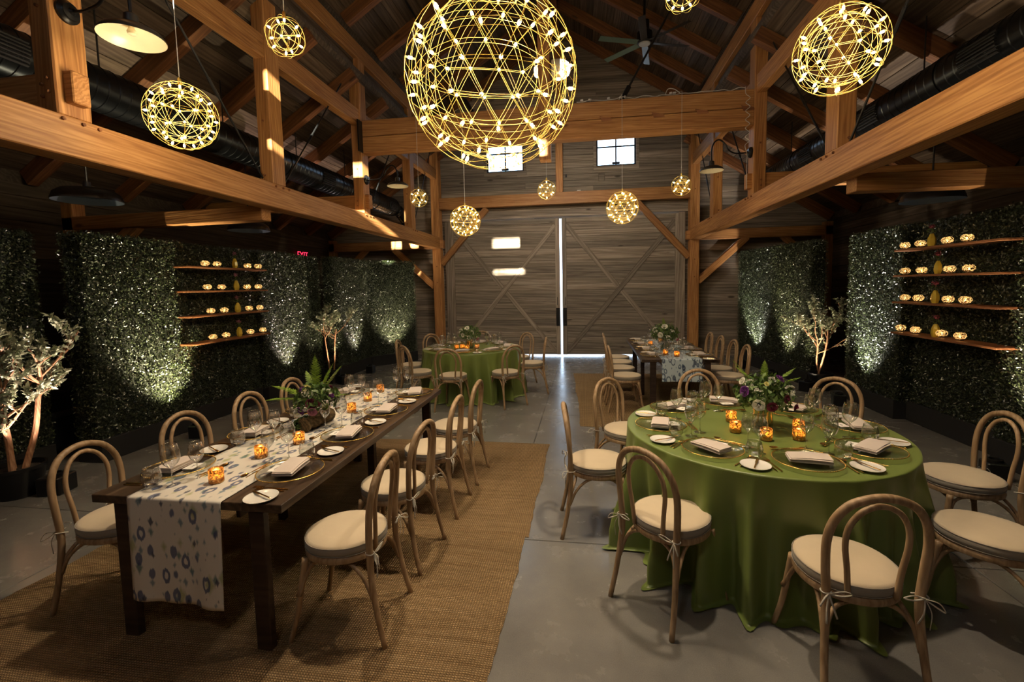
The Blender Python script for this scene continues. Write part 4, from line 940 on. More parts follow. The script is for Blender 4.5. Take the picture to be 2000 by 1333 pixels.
farm_table(-2.475, -1.42, 1.87, 4.29, 'long dark wood farm table in the left foreground')
farm_table(.735, 1.72, 6.15, 8.46, 'dark wood farm table in the right background')
def runner(x0, x1, y0, y1, drop, mat, label, seed):
    rr = random.Random(seed); m = MB(); nx = 24; path = []
    for t in np.linspace(0, 1, 26): path.append((0, -drop*(1-t), 1-t))
    for t in np.linspace(0, 1, 5)[1:]: path.append((.0, 0, 0)) if False else None
    V = []; UV = []; rows = []
    def P(s, u):   # s: arclength from near hem
        if s < drop:
            d = (drop-s)/drop; y = y0-.012-.020*d - .010*math.sin(u*7+1)*d - .006*math.sin(u*17)*d; z = TZ-.008-(drop-s) - .018*d*u*(1 if seed == 1 else 0)
            x = x0+(x1-x0)*u + (.055*d*(1-u)*.4 if seed == 1 else 0)
        else:
            t = s-drop; r = .012
            if t < r*1.57: a = t/r; y = y0-.012+r*(1-math.cos(a)) if False else y0-.012+r*(1-math.cos(a)); z = TZ-.008+r*math.sin(a)
            else: y = y0+(t-r*1.57); z = TZ+.0035
            x = x0+(x1-x0)*u + .006*math.sin(t*3)*0
            z += .0016*max(0, math.sin(t*23+u*9))*(1 if t > .05 else 0)
        return (x, y, z)
    total = drop+(y1-y0); ss = list(np.linspace(0, drop, 26))+[drop+.006, drop+.012, drop+.02]+list(np.linspace(drop+.06, total, 70))
    for s in ss:
        for i in range(nx+1): V.append(P(s, i/nx)); UV.append(((x1-x0)*i/nx, s))
    F = []
    for j in range(len(ss)-1):
        for i in range(nx): q = j*(nx+1)+i; F.append((q, q+1, q+nx+2, q+nx+1))
    m.add(V, F); me = m.mesh('table_runner', M[mat]); ul = me.uv_layers.new(name='UVMap')
    idx = np.zeros(len(me.loops), dtype=np.int32); me.loops.foreach_get('vertex_index', idx); ul.data.foreach_set('uv', np.array(UV, dtype=np.float32)[idx].reshape(-1))
    o = obj('table_runner', me); md = o.modifiers.new('thick', 'SOLIDIFY'); md.thickness = .0018; md.offset = 1; tag(o, label, 'runner'); return o
runner(-2.25, -1.73, 1.87, 4.28, .50, 'runner', 'ikat patterned white runner hanging over the near end of the left table', 1)
runner(.99, 1.50, 6.15, 8.40, .28, 'runner_blue', 'blue patterned runner hanging over the end of the right background table', 2)

# ------------------------------------------------------------------ round tables under green cloths
def round_table(cx, cy, R_, label, clabel, seed):
    e = empty('round_table', (cx, cy, 0)); m = MB(); m.lathe([(.001, .728), (R_-.02, .728), (R_-.02, .752), (.001, .752)], 48); obj('tabletop', m, e, mats=M['tabletop'])
    for k in range(4):
        a = k*PI/2+.4; m = MB(); m.tube([(.6*math.cos(a), .6*math.sin(a), 0), (.55*math.cos(a), .55*math.sin(a), .728)], .018, 8); obj('leg', m, e, mats=M['table_leg'])
    tag(e, label, 'table')
    rr = random.Random(seed); nth = 420; V = []; F = []
    ph = [rr.uniform(0, 6.28) for _ in range(8)]; fr = [13, 21, 29, 34, 47, 8, 17, 25]; am = [.8, 1.0, 1.0, .7, .35, .4, .9, .9]
    def fold(th): return sum(a*math.sin(f*th+p) for a, f, p in zip(am, fr, ph))/2.6
    rad = [0, .2, .4, .6, .75, .84, .90, .94, .97, .985, 1.0]
    rows = [(R_*r, .7585, 0, 0) for r in rad]
    for dz, k in ((.004, .002), (.012, .01), (.03, .03), (.06, .06), (.11, .12), (.17, .2), (.24, .3), (.32, .42), (.40, .55), (.48, .68), (.56, .8), (.63, .9), (.69, .97), (.73, 1.0), (.752, 1.08)):
        rows.append((R_+.006+.022*k, .7585-dz, k, 1))
    for q in (1, 2): rows.append((R_+.035+.022*q, .012, 1.08+.03*q, 2))
    for (r, z, k, typ) in rows:
        for i in range(nth):
            th = 2*PI*i/nth; f = fold(th); g_ = abs(f)
            ff = math.copysign(abs(f)**1.25, f); rr_ = r + (.105*ff + .008)*min(1, k*1.15)
            zz = z
            if typ == 2: zz = .008+.012*max(0, math.sin(9*th+ph[2]))*(k-1)*3
            elif typ == 0 and r > .3: zz += .0012*math.sin(th*3+r*9)
            V.append((rr_*math.cos(th), rr_*math.sin(th), max(zz, .006)))
    for j in range(len(rows)-1):
        for i in range(nth):
            l = (i+1) % nth; F.append((j*nth+i, (j+1)*nth+i, (j+1)*nth+l, j*nth+l))
    m = MB(); m.add(V, F); o = obj('tablecloth', m, loc=(cx, cy, 0), mats=M['cloth'], autos=None); tag(o, clabel, 'tablecloth'); return o
RC = (1.15, 3.27); FC = (-1.88, 7.35)
round_table(*RC, .85, 'round table hidden under the foreground green cloth', 'green satin cloth draped to the floor over the foreground round table', 3)
round_table(*FC, .80, 'round table hidden under the far green cloth', 'green satin cloth draped over the round table in the far left', 9)

# ------------------------------------------------------------------ bentwood chairs
def chair_meshes():
    D = {}
    half = [(.205, -.265, 0), (.192, -.225, .18), (.180, -.200, .36), (.178, -.196, .46), (.186, -.200, .58), (.190, -.210, .70), (.172, -.222, .79), (.125, -.234, .86), (.06, -.242, .893), (0, -.244, .902)]
    pts = half+[(-x, y, z) for x, y, z in half[:-1][::-1]]; c = catm(pts, 4); n = len(c)
    rs = [.0135+.0035*min(1, min(p.z, .46)/.46) for p in c]; m = MB(); m.tube(c, rs, 10); D['back_frame'] = m.mesh('back_frame', M['chair'])
    half = [(.092, -.192, .455), (.104, -.200, .58), (.118, -.208, .68), (.112, -.216, .76), (.078, -.226, .825), (.035, -.231, .855), (0, -.233, .862)]
    pts = half+[(-x, y, z) for x, y, z in half[:-1][::-1]]; m = MB(); m.tube(catm(pts, 4), .012, 8); D['back_loop'] = m.mesh('back_loop', M['chair'])
    def outline(r, k=36): return [((r+.0025*math.cos(4*t+PI))*math.cos(t), (r+.004)*math.sin(t)) for t in np.linspace(0, 2*PI, k, endpoint=False)]
    def stack(prof, k=36):
        mb = MB(); V = []; F = []
        for r, z in prof: V += [(x, y, z) for x, y in outline(r, k)]
        for j in range(len(prof)-1):
            for i in range(k): l = (i+1) % k; F.append((j*k+i, j*k+l, (j+1)*k+l, (j+1)*k+i))
        F.append(tuple(range(k-1, -1, -1))); F.append(tuple((len(prof)-1)*k+i for i in range(k))); mb.add(V, F); return mb
    D['seat'] = stack([(.188, .415), (.200, .420), (.203, .435), (.200, .450), (.192, .455)]).mesh('seat', M['chair'], autos=50)
    D['cushion_side'] = stack([(.190, .455), (.200, .460), (.204, .478), (.202, .494), (.199, .498)]).mesh('cushion_side', M['linen_side'], autos=60)
    D['cushion_top'] = stack([(.199, .4975), (.198, .501), (.185, .509), (.12, .514), (.03, .5155)]).mesh('cushion_top', M['linen'], autos=60)
    for nm, z, r in (('piping', .4985, .2015), ('piping', .459, .2015)):
        m = MB(); m.tube([(x, y, z) for x, y in outline(r, 36)], .0022, 5, closed=True); D[nm+str(z)] = m.mesh('piping', M['linen_side'])
    for s in (-1, 1):
        m = MB(); c = catm([(s*.150, .150, .425), (s*.160, .170, .30), (s*.175, .192, .15), (s*.197, .228, 0)], 5); m.tube(c, list(np.linspace(.0175, .0125, len(c))), 10); D['leg%d' % s] = m.mesh('leg', M['chair'])
        m = MB(); m.tube(catm([(s*.176, .176, .24), (s*.158, .150, .33), (s*.142, .115, .39), (s*.150, .05, .417), (s*.155, -.04, .417), (s*.160, -.105, .39), (s*.176, -.165, .33), (s*.184, -.205, .24)], 4), .0095, 8); D['side_arch%d' % s] = m.mesh('side_arch', M['chair'])
        t = MB(); x, y, z = s*.180, -.200, .478
        t.tube(catm([(x-.02*s, y+.03, z-.01), (x+.016*s, y+.012, z), (x+.018*s, y-.014, z), (x-.004*s, y-.02, z+.002), (x-.017*s, y-.006, z)], 3), .0035, 5)
        t.tube(catm([(x, y-.02, z), (x-.05*s, y-.035, z+.022), (x-.085*s, y-.03, z+.006), (x-.045*s, y-.024, z-.006), (x, y-.02, z)], 4), .0038, 5, sq=.5)
        t.tube(catm([(x, y-.02, z), (x+.03*s, y-.05, z+.004), (x+.05*s, y-.055, z-.03), (x+.02*s, y-.03, z-.015), (x, y-.02, z)], 4), .0038, 5, sq=.5)
        t.tube(catm([(x, y-.02, z), (x-.012*s, y-.035, z-.05), (x-.03*s, y-.03, z-.10)], 4), .004, 5, sq=.4)
        t.tube(catm([(x, y-.02, z), (x+.014*s, y-.038, z-.05), (x+.012*s, y-.035, z-.12)], 4), .004, 5, sq=.4); D['ribbon_tie%d' % s] = t.mesh('ribbon_tie', M['ribbon'])
    m = MB(); m.tube(catm([(-.177, .188, .24), (-.150, .150, .33), (-.115, .135, .39), (-.04, .150, .416), (.04, .150, .416), (.115, .135, .39), (.150, .150, .33), (.177, .188, .24)], 4), .0095, 8); D['front_arch'] = m.mesh('front_arch', M['chair'])
    m = MB(); m.tube(catm([(-.180, -.21, .24), (-.165, -.19, .33), (-.12, -.165, .39), (-.04, -.160, .416), (.04, -.160, .416), (.12, -.165, .39), (.165, -.19, .33), (.180, -.21, .24)], 4), .0095, 8); D['rear_arch'] = m.mesh('rear_arch', M['chair'])
    return D
CHM = chair_meshes()
def chair0():
    e = empty('bentwood_chair', (0, 0, 0))
    for k, me in CHM.items(): obj(''.join(ch for ch in k if not (ch.isdigit() or ch in '-.')), me, e)
    tag(e, 'x', 'chair'); return e
PROTO = chair0(); first = [True]
def chair(x, y, face, label, group):
    rz = math.radians(face)-PI/2           # local +Y (sitter's view) turned to the angle 'face'
    if first[0]:
        first[0] = False; PROTO.location = (x, y, 0); PROTO.rotation_euler = (0, 0, rz); PROTO['label'] = label; PROTO['group'] = group; return PROTO
    return dup(PROTO, (x, y, 0), rz, label, group)
ordn = ['nearest', 'second nearest', 'third nearest', 'farthest']
for i, (x, y, f) in enumerate(((-1.262, 2.16, 184), (-1.262, 2.76, 176), (-1.235, 3.42, 180), (-1.21, 4.02, 178))):
    chair(x, y, f, f'bentwood chair on the aisle side of the left farm table, {ordn[i]} the camera', 'chairs on the aisle side of the left farm table')
for i, (x, y, f) in enumerate(((-2.66, 2.17, 2), (-2.64, 2.80, -3), (-2.62, 3.43, 0), (-2.63, 4.03, 2))):
    chair(x, y, f, f'bentwood chair on the hedge side of the left farm table, {ordn[i]} the camera', 'chairs on the hedge side of the left farm table')
for i, (x, y, f) in enumerate(((.555, 6.44, 2), (.53, 7.03, 0), (.55, 7.58, 0), (.55, 8.10, -2))):
    chair(x, y, f, f'bentwood chair on the aisle side of the right background table, {ordn[i]} the camera', 'chairs on the aisle side of the right background table')
for i, (x, y, f) in enumerate(((1.92, 6.50, 178), (1.93, 7.05, 182), (1.90, 7.60, 180), (1.86, 8.08, 180))):
    chair(x, y, f, f'bentwood chair on the hedge side of the right background table, {ordn[i]} the camera', 'chairs on the hedge side of the right background table')
CL = {270: 'with its back to the camera', 227: 'turned three quarters at the near left', 180: 'on the aisle side, nearer the camera', 137: 'on the aisle side, farther from the camera', 92: 'directly behind the flowers', 45: 'at the far right', 358: 'at the right facing left', 318: 'at the near right corner of the picture'}
for a, r, df in ((270, 1.10, 2), (227, 1.01, -4), (180, 1.07, 3), (137, 1.08, 0), (92, 1.14, 2), (45, 1.20, 0), (358, 1.22, 0), (318, 1.12, -2)):
    t = math.radians(a); chair(RC[0]+r*math.cos(t), RC[1]+r*math.sin(t), a+180+df, f'bentwood chair at the foreground round table {CL[a]}', 'chairs around the foreground round table')
CF = {268: 'with its back to the camera', 314: 'at the near right', 6: 'at the right, seen from the side', 48: 'at the back right', 95: 'at the very back by the flowers', 142: 'at the back left', 188: 'at the left, farther one', 229: 'at the left, nearer one'}
for a in CF:
    t = math.radians(a); r = 1.0; chair(FC[0]+r*math.cos(t), FC[1]+r*math.sin(t), a+180, f'bentwood chair at the far round table {CF[a]}', 'chairs around the far round table')

# ------------------------------------------------------------------ place settings
def mk(fn): m = MB(); r = fn(m); return m
CH = MB(); CH.lathe([(.001, .006), (.105, .006), (.12, .008), (.168, .020), (.172, .022), (.168, .0165), (.118, .003), (.10, .0), (.001, .0)], 40); CHme = CH.mesh('plate_body', M['charger'])
CR = MB(); 
for k in range(72):
    a = 2*PI*k/72; CR.lathe([(.0005, -.003), (.0045, 0), (.0005, .003)], 5, Matrix.Translation((.171*math.cos(a), .171*math.sin(a), .0225)))
CR.tube([(.171*math.cos(t), .171*math.sin(t), .0215) for t in np.linspace(0, 2*PI, 48, endpoint=False)], .0028, 5, closed=True); CRme = CR.mesh('gold_rim', M['gold'])
NP = MB()
for k, (w, l, z0, z1, ox) in enumerate(((.112, .205, 0, .005, 0), (.108, .200, .005, .010, .003), (.110, .203, .010, .016, -.002), (.104, .198, .016, .021, .003))):
    V = []; F = []; n = 8
    for i in range(n+1):
        x = -l/2+l*i/n; up = .004*math.sin(i/n*PI)+(.0035*k*(i/n))*.6
        for j, y in enumerate((-w/2, -w/2+.008, 0, w/2-.01, w/2)):
            V.append((x+ox, y+ox, z0+.0+up*(k > 0))); V.append((x+ox, y+ox, z1+up+(.0 if j in (1, 2, 3) else -.002)))
    c = 10
    for i in range(n):
        for j in range(4):
            a = i*c+j*2; F.append((a+1, a+c+1, a+c+3, a+3)); F.append((a, a+2, a+c+2, a+c))
        F.append((i*c, i*c+c, i*c+c+1, i*c+1)); a = i*c+8; F.append((a, a+1, a+c+1, a+c))
    for i in (0, n):
        for j in range(4): a = i*c+j*2; F.append((a, a+1, a+3, a+2) if i == 0 else (a, a+2, a+3, a+1))
    NP.add(V, F)
NPme = NP.mesh('napkin', M['napkin'], autos=35)
CD = MB(); CD.bbox(-.045, .045, -.03, .03, 0, .0012, .0003); CDme = CD.mesh('card_sheet', M['card'], smooth=False)
IK = MB(); IK.tube(catm([(-.018, .0, .0015), (-.012, .008, .0015), (-.008, -.004, .0015), (-.002, .006, .0015), (.004, -.002, .0015), (.010, .004, .0015), (.018, .001, .0015)], 3), .0009, 4); IKme = IK.mesh('handwriting', M['ink'])
BP = MB(); BP.lathe([(.001, .004), (.045, .004), (.06, .007), (.076, .0125), (.078, .0135), (.075, .009), (.05, .001), (.001, 0)], 32); BPme = BP.mesh('bread_plate', M['china'])
TB = MB(); TB.lathe([(.001, .003), (.020, .003), (.030, .010), (.041, .032), (.044, .055), (.040, .080), (.034, .103), (.0352, .1035), (.0345, .1045), (.0332, .103)], 48, rib=16, ribamp=.04); TB.lathe([(.022, 0), (.022, .003)], 24); TBme = TB.mesh('tumbler', M['glass'])
def wine(h, R_, st): 
    m = MB(); b = st; m.lathe([(.036, 0), (.034, .0015), (.010, .005), (.004, .012), (.0032, .03), (.0032, b-.012), (.006, b-.003), (.014, b+.004), (R_*.8, b+(h-b)*.22), (R_, b+(h-b)*.42), (R_*.93, b+(h-b)*.72), (R_*.74, h), (R_*.74+.0009, h+.0007), (R_*.74, h+.0013), (R_*.74-.0009, h)], 28); return m.mesh('wine_glass', M['glass'])
W1 = wine(.225, .044, .098); W2 = wine(.205, .038, .098)
def cutlery(kind):
    m = MB(); L = {'fork': .20, 'knife': .225, 'spoon': .19, 'butter': .16, 'dfork': .165}[kind]; y0 = -L/2
    m.bbox(-.004, .004, y0, y0+L*.55, 0, .0035, .001)
    if kind in ('fork', 'dfork'):
        k = 1 if kind == 'fork' else .85; m.bbox(-.0022, .0022, y0+L*.55, y0+L*.72, .0005, .003, .0005); m.bbox(-.011*k, .011*k, y0+L*.72, y0+L*.80, .001, .003, .0006)
        for x in (-.0095, -.0032, .0032, .0095): m.bbox((x-.0013)*k, (x+.0013)*k, y0+L*.79, y0+L, .001, .003, .0004)
    elif kind == 'spoon':
        m.bbox(-.0022, .0022, y0+L*.55, y0+L*.76, .0005, .003, .0005); V = []; n = 14; c = len(V)
        P = Matrix.Translation((0, y0+L*.88, .004)) @ Matrix.Diagonal((.6, 1, 1, 1)); m.lathe([(.001, -.003), (.015, -.001), (.024, .003), (.0245, .0035), (.016, .0005), (.001, -.001)], 18, P)
    else: m.bbox(-.0075, .0065, y0+L*.55, y0+L*.97, .0008, .0022, .0006)
    return m.mesh({'fork': 'fork', 'dfork': 'dessert_fork', 'knife': 'knife', 'butter': 'butter_knife', 'spoon': 'spoon'}[kind], M['gold_dark'], autos=30)
CU = {k: cutlery(k) for k in ('fork', 'knife', 'spoon', 'butter', 'dfork')}
def place(name, me, cx, cy, a, lx, ly, z, label, cat, group, ra=0, tilt=None):
    # local frame: +y towards the table centre (direction a), +x to the diner's right
    u = Vector((math.cos(a), math.sin(a))); r = Vector((math.sin(a), -math.cos(a)))
    p = Vector((cx, cy))+r*lx+u*ly; o = obj(name, me); o.location = (p.x, p.y, z); o.rotation_euler = (0, tilt or 0, a-PI/2+ra); tag(o, label, cat, group); return o
def setting(cx, cy, adeg, seat, tbl, z, near, nap=0.0, cloth=False):
    a = math.radians(adeg); zc = z+(0 if cloth else 0)
    j = lambda s: random.uniform(-s, s)
    c = empty('charger_plate', (cx, cy, z)); obj('plate_body', CHme, c); obj('gold_rim', CRme, c); tag(c, f'gold beaded glass charger plate {seat}', 'plate', f'charger plates on {tbl}')
    place('napkin', NPme, cx, cy, a, j(.008), j(.008)-.005, z+.0235, f'folded beige napkin {seat}', 'napkin', f'napkins on {tbl}', nap+j(.12))
    pc = place('place_card', CDme, cx, cy, a, (-.03 if nap == 0 else -.0), .085, z+.0235, f'white place card {seat}', 'card', f'place cards on {tbl}', .12+j(.1)); obj('handwriting', IKme, pc)
    place('bread_plate', BPme, cx, cy, a, -.295+j(.006), -.05, z, f'white bread plate {seat}', 'plate', f'bread plates on {tbl}')
    place('butter_knife', CU['butter'], cx, cy, a, -.285, -.04, z+.0138, f'gold butter knife on bread plate {seat}', 'knife', f'butter knives on {tbl}', -.45+j(.1))
    place('water_tumbler', TBme, cx, cy, a, .215+j(.01), .045+j(.01), z, f'ribbed clear water tumbler {seat}', 'glass', f'water tumblers on {tbl}')
    place('wine_glass', W1, cx, cy, a, .20+j(.01), .155+j(.01), z, f'tall clear wine glass {seat}', 'glass', f'wine glasses on {tbl}')
    place('wine_glass', W2, cx, cy, a, .115+j(.01), .225+j(.01), z, f'smaller inner wine glass {seat}', 'glass', f'wine glasses on {tbl}')
    place('fork', CU['fork'], cx, cy, a, -.190, -.02, z+.001, f'gold dinner fork beside the charger {seat}', 'fork', f'forks on {tbl}', j(.05))
    if near:
        place('salad_fork', CU['dfork'], cx, cy, a, -.212, -.03, z+.001, f'outer small gold fork {seat}', 'fork', f'forks on {tbl}', j(.05))
        place('soup_spoon', CU['spoon'], cx, cy, a, .212, -.03, z+.001, f'gold spoon right of the charger {seat}', 'spoon', f'spoons on {tbl}', j(.05))
        place('dessert_fork', CU['dfork'], cx, cy, a, -.01, .200, z+.004, f'gold dessert fork above the charger {seat}', 'fork', f'forks on {tbl}', -PI/2+j(.06))
        place('dessert_spoon', CU['spoon'], cx, cy, a, .0, .222, z+.004, f'gold dessert spoon above the charger {seat}', 'spoon', f'spoons on {tbl}', PI/2+j(.06))
    place('knife', CU['knife'], cx, cy, a, .190, -.02, z+.001, f'gold dinner knife beside the charger {seat}', 'knife', f'knives on {tbl}', j(.05))
for i, y in enumerate((2.22, 2.83, 3.44, 4.06)):
    setting(-1.612, y, 180, f'on the left farm table, aisle side, {ordn[i]} place', 'the left farm table', TZ+.001, True, PI/2*.0+.15)
    setting(-2.29, y-.02, 0, f'on the left farm table, hedge side, {ordn[i]} place', 'the left farm table', TZ+.001, True, .1)
for i, y in enumerate((6.45, 7.03, 7.60, 8.14)):
    setting(.92, y, 0, f'on the right background table, aisle side, {ordn[i]} place', 'the right background table', TZ+.001, False, .1)
    setting(1.53, y, 180, f'on the right background table, hedge side, {ordn[i]} place', 'the right background table', TZ+.001, False, .1)
RS = {3: 'at the right side', 48: 'at the far right', 93: 'behind the flowers', 138: 'at the far left', 183: 'at the left side', 230: 'at the near left', 274: 'at the nearest side', 319: 'at the near right'}
for a, s in RS.items():
    t = math.radians(a); setting(RC[0]+.635*math.cos(t), RC[1]+.635*math.sin(t), a+180, f'on the foreground round table {s}', 'the foreground round table', TZ+.0, True, -.15, True)
for a, s in RS.items():
    t = math.radians(a-3); setting(FC[0]+.595*math.cos(t), FC[1]+.595*math.sin(t), a+177, f'on the far round table {s}', 'the far round table', TZ+.0, False, .0, True)

# ------------------------------------------------------------------ votives
m = MB(); m.lathe([(.001, .004), (.030, .004), (.030, .0), (.033, .001), (.036, .006), (.0355, .072), (.034, .076), (.033, .072), (.033, .010)], 28); VT = m.mesh('votive_glass', M['votive'])
m = MB(); m.lathe([(.032, .008), (.032, .030), (.001, .028)], 20); VW = m.mesh('wax', M['card'])
def votive(x, y, z, label, group):
    e = empty('votive_candle', (x, y, z), random.random()*6); obj('votive_glass', VT, e); obj('wax', VW, e); obj('flame', FLAME, e, loc=(0, 0, .030)); lamp('POINT', 'candle_light', (0, 0, .047), P_VOT, (1, .66, .32), e, .012); tag(e, label, 'candle', group)
for x, y, s in ((-1.93, 2.06, 'nearest the camera'), (-1.94, 2.41, 'second from the near end'), (-1.86, 2.66, 'just before the flowers'), (-1.89, 3.40, 'just behind the flowers'), (-1.93, 3.76, 'fifth from the near end'), (-1.97, 4.10, 'nearest the far end')): votive(x, y, TZ+.005, f'amber glass votive candle on the left table runner {s}', 'votives on the left farm table')
for x, y, s in ((.985, 3.16, 'left of the vase, in front'), (1.03, 3.40, 'left of the vase, behind'), (1.125, 3.02, 'in front of the vase'), (1.325, 3.04, 'right of the vase, in front'), (1.40, 3.22, 'right of the vase, behind')): votive(x, y, TZ, f'amber glass votive candle on the foreground round table {s}', 'votives on the foreground round table')
for x, y, s in ((-2.06, 7.08, 'leftmost'), (-1.99, 7.17, 'second from the left'), (-1.88, 7.05, 'in front of the vase'), (-1.74, 7.17, 'right of the vase')): votive(x, y, TZ, f'amber glass votive candle on the far round table {s}', 'votives on the far round table')
for x, y, s in ((1.22, 6.36, 'nearest the camera'), (1.10, 6.52, 'second from the near end'), (1.03, 7.5, 'behind the flowers'), (1.25, 7.9, 'farthest')): votive(x, y, TZ+.005, f'amber glass votive candle on the blue runner {s}', 'votives on the right background table')

# ------------------------------------------------------------------ flowers
def rose(mb, c, d, R_, seed, layers=4):
    rr = random.Random(seed); d = Vector(d).normalized(); u = d.orthogonal().normalized(); w = d.cross(u); c = Vector(c)
    for l in range(layers):
        n = 3+l*2; rad = R_*(.18+.82*(l/(layers-1))) if layers > 1 else R_; 
        for k in range(n):
            a = 2*PI*(k+.5*l)/n+rr.uniform(-.15, .15); da = PI/n*1.35; V = []
            for i in range(4):
                t = i/3
                for q in (-1, 0, 1):
                    aa = a+q*da*(.5+.5*t); r = rad*(.25+.75*t**.6)*(1.0 if q == 0 else .93); h = R_*(.75*t*(1-.55*(l/(layers))) - .25 + (.0 if i < 3 else -.06*l))
                    V.append(c+u*math.cos(aa)*r+w*math.sin(aa)*r+d*h)
            F = []
            for i in range(3):
                for q in range(2): b = i*3+q; F.append((b, b+1, b+4, b+3))
            mb.add(V, F)
def fern(mb, p, d, L, seed, up=(0, 0, 1)):
    rr = random.Random(seed); d = Vector(d).normalized(); pts = []; q = Vector(p); n = 22
    side = d.cross(Vector(up)).normalized() if abs(d.dot(Vector(up))) < .95 else Vector((1, 0, 0)); dd = d.copy()
    for i in range(n+1):
        pts.append(q.copy()); dd = (dd+Vector((0, 0, -.018 if i > 8 else .0))).normalized(); q = q+dd*L/n
    mb.tube(pts, list(np.linspace(.0018, .0006, len(pts))), 4, cap=False)
    for i in range(2, n+1):
        t = i/n; l = L*.20*math.sin(PI*min(1, t*.9+.12))**.8; 
        for s in (-1, 1):
            a = pts[i]; v = (side*s+dd*.45+Vector((0, 0, rr.uniform(-.1, .1)))).normalized(); b = a+v*l; w = dd*L/n*.42; nrm = v.cross(dd).normalized()*.002
            mb.add([a-w, a+v*l*.5-w*1.0+nrm, b, a+v*l*.5+w*1.0+nrm, a+w], [(0, 1, 2, 3, 4)])
def cluster(e, name, pts, dirs, size, mat, seed, asp=.6, spread=.6): o = obj(name, leaf_cloud(name, np.array(pts, float), np.array(dirs, float), size, M[mat], seed, spread, asp), e, smooth=False); return o
def dome_foliage(e, c, rx, rz, n, size, seed, mat='leafy', low=-.35):
    rg = np.random.default_rng(seed); d = rg.normal(0, 1, (n*2, 3)); d /= np.linalg.norm(d, axis=1)[:, None]; d = d[d[:, 2] > low][:n]
    r = rg.uniform(.55, 1.05, (len(d), 1)); p = np.array(c)+d*r*np.array([rx, rx, rz]); o = cluster(e, 'foliage', p, d, size, mat, seed, .45, .7); o['kind'] = 'stuff'
    m = MB()
    for k in range(30):
        q = d[k % len(d)]; m.tube([tuple(np.array(c)+np.array([0, 0, -rz*.7])), tuple(np.array(c)+q*np.array([rx, rx, rz])*.9)], .0015, 4, cap=False)
    obj('stems', m, e, mats=M['stem'])
def bloom(e, nm, c, off, R_, mat, seed, layers=4):
    m = MB(); rose(m, (0, 0, 0), off, R_, seed, layers); return obj(nm, m, e, loc=(c[0]+off[0], c[1]+off[1], c[2]+off[2]), mats=M[mat])
def phlox(e, c, off, R_, seed, mat='white_petal'):
    rr = random.Random(seed); m = MB()
    for k in range(14):
        d = Vector((rr.gauss(0, 1), rr.gauss(0, 1), rr.gauss(0, 1)+.6)).normalized(); rose(m, d*R_*.8, d, R_*.34, seed+k, 1)
    return obj('white_blossom', m, e, loc=(c[0]+off[0], c[1]+off[1], c[2]+off[2]), mats=M[mat])
# left farm table: mossy log with ferns
e = empty('flower_arrangement', (-1.95, 3.02, TZ+.005)); C = (0, 0, .20)
m = MB(); c = catm([(-.02, -.14, .05), (.0, -.05, .055), (.02, .05, .06), (.0, .14, .05)], 5); rr = random.Random(2); m.tube(c, [.045+rr.uniform(-.007, .009) for _ in c], 14); obj('log', m, e, mats=M['log'])
m = MB(); c = catm([(-.08, -.10, .035), (-.10, -.02, .04), (-.12, .04, .035)], 4); m.tube(c, [.035+rr.uniform(-.004, .006) for _ in c], 10); obj('moss_piece', m, e, mats=M['hedge_core'])
rg = np.random.default_rng(5); p = rg.normal(0, 1, (500, 3)); p /= np.linalg.norm(p, axis=1)[:, None]; o = cluster(e, 'moss', p*np.array([.05, .10, .035])+np.array([-.08, -.06, .045]), p, .010, 'leafy', 4, .6); o['kind'] = 'stuff'
dome_foliage(e, C, .15, .13, 620, .019, 21); 
for k, (d, L) in enumerate((((-.05, .1, 1), .25), ((.55, .05, .75), .24), ((.25, .3, .8), .2), ((-1, -.35, .12), .27), ((-.9, -.1, .35), .27), ((-1, .3, .25), .2), ((-.4, .2, .8), .16), ((.9, .1, .2), .16))):
    m = MB(); fern(m, Vector(C)+Vector(d).normalized()*.05, d, L+.03, k); obj('fern_frond', m, e, mats=M['fern'])
for (nm, off, R_, mt) in (('purple_rose', (-.075, -.06, .09), .033, 'purple_petal'), ('plum_rose', (-.13, .0, .06), .032, 'plum_petal'), ('plum_rose', (.03, -.115, .0), .042, 'plum_petal'), ('pink_rose', (.055, -.10, .0), .034, 'pink_petal'), ('mauve_rose', (.045, -.13, -.055), .036, 'mauve_petal'), ('purple_rose', (-.045, -.13, -.05), .034, 'purple_petal'), ('purple_rose', (.13, -.02, .03), .03, 'purple_petal'), ('pink_rose', (.06, .02, .11), .02, 'pink_petal'), ('plum_rose', (.10, .03, .09), .024, 'plum_petal'), ('green_ranunculus', (.12, -.09, -.03), .024, 'fern')):
    bloom(e, nm, C, off, R_, mt, int(off[0]*999)+50)
for k, off in enumerate(((-.02, -.10, .07), (.01, -.09, .05), (.11, -.03, .06), (-.02, -.08, .10), (-.09, -.10, -.07))): phlox(e, C, off, .028, k+3, 'yellow_petal' if k == 3 else 'white_petal')
tag(e, 'mossy log arrangement of ferns, purple roses and white blossoms on the left table', 'flowers')
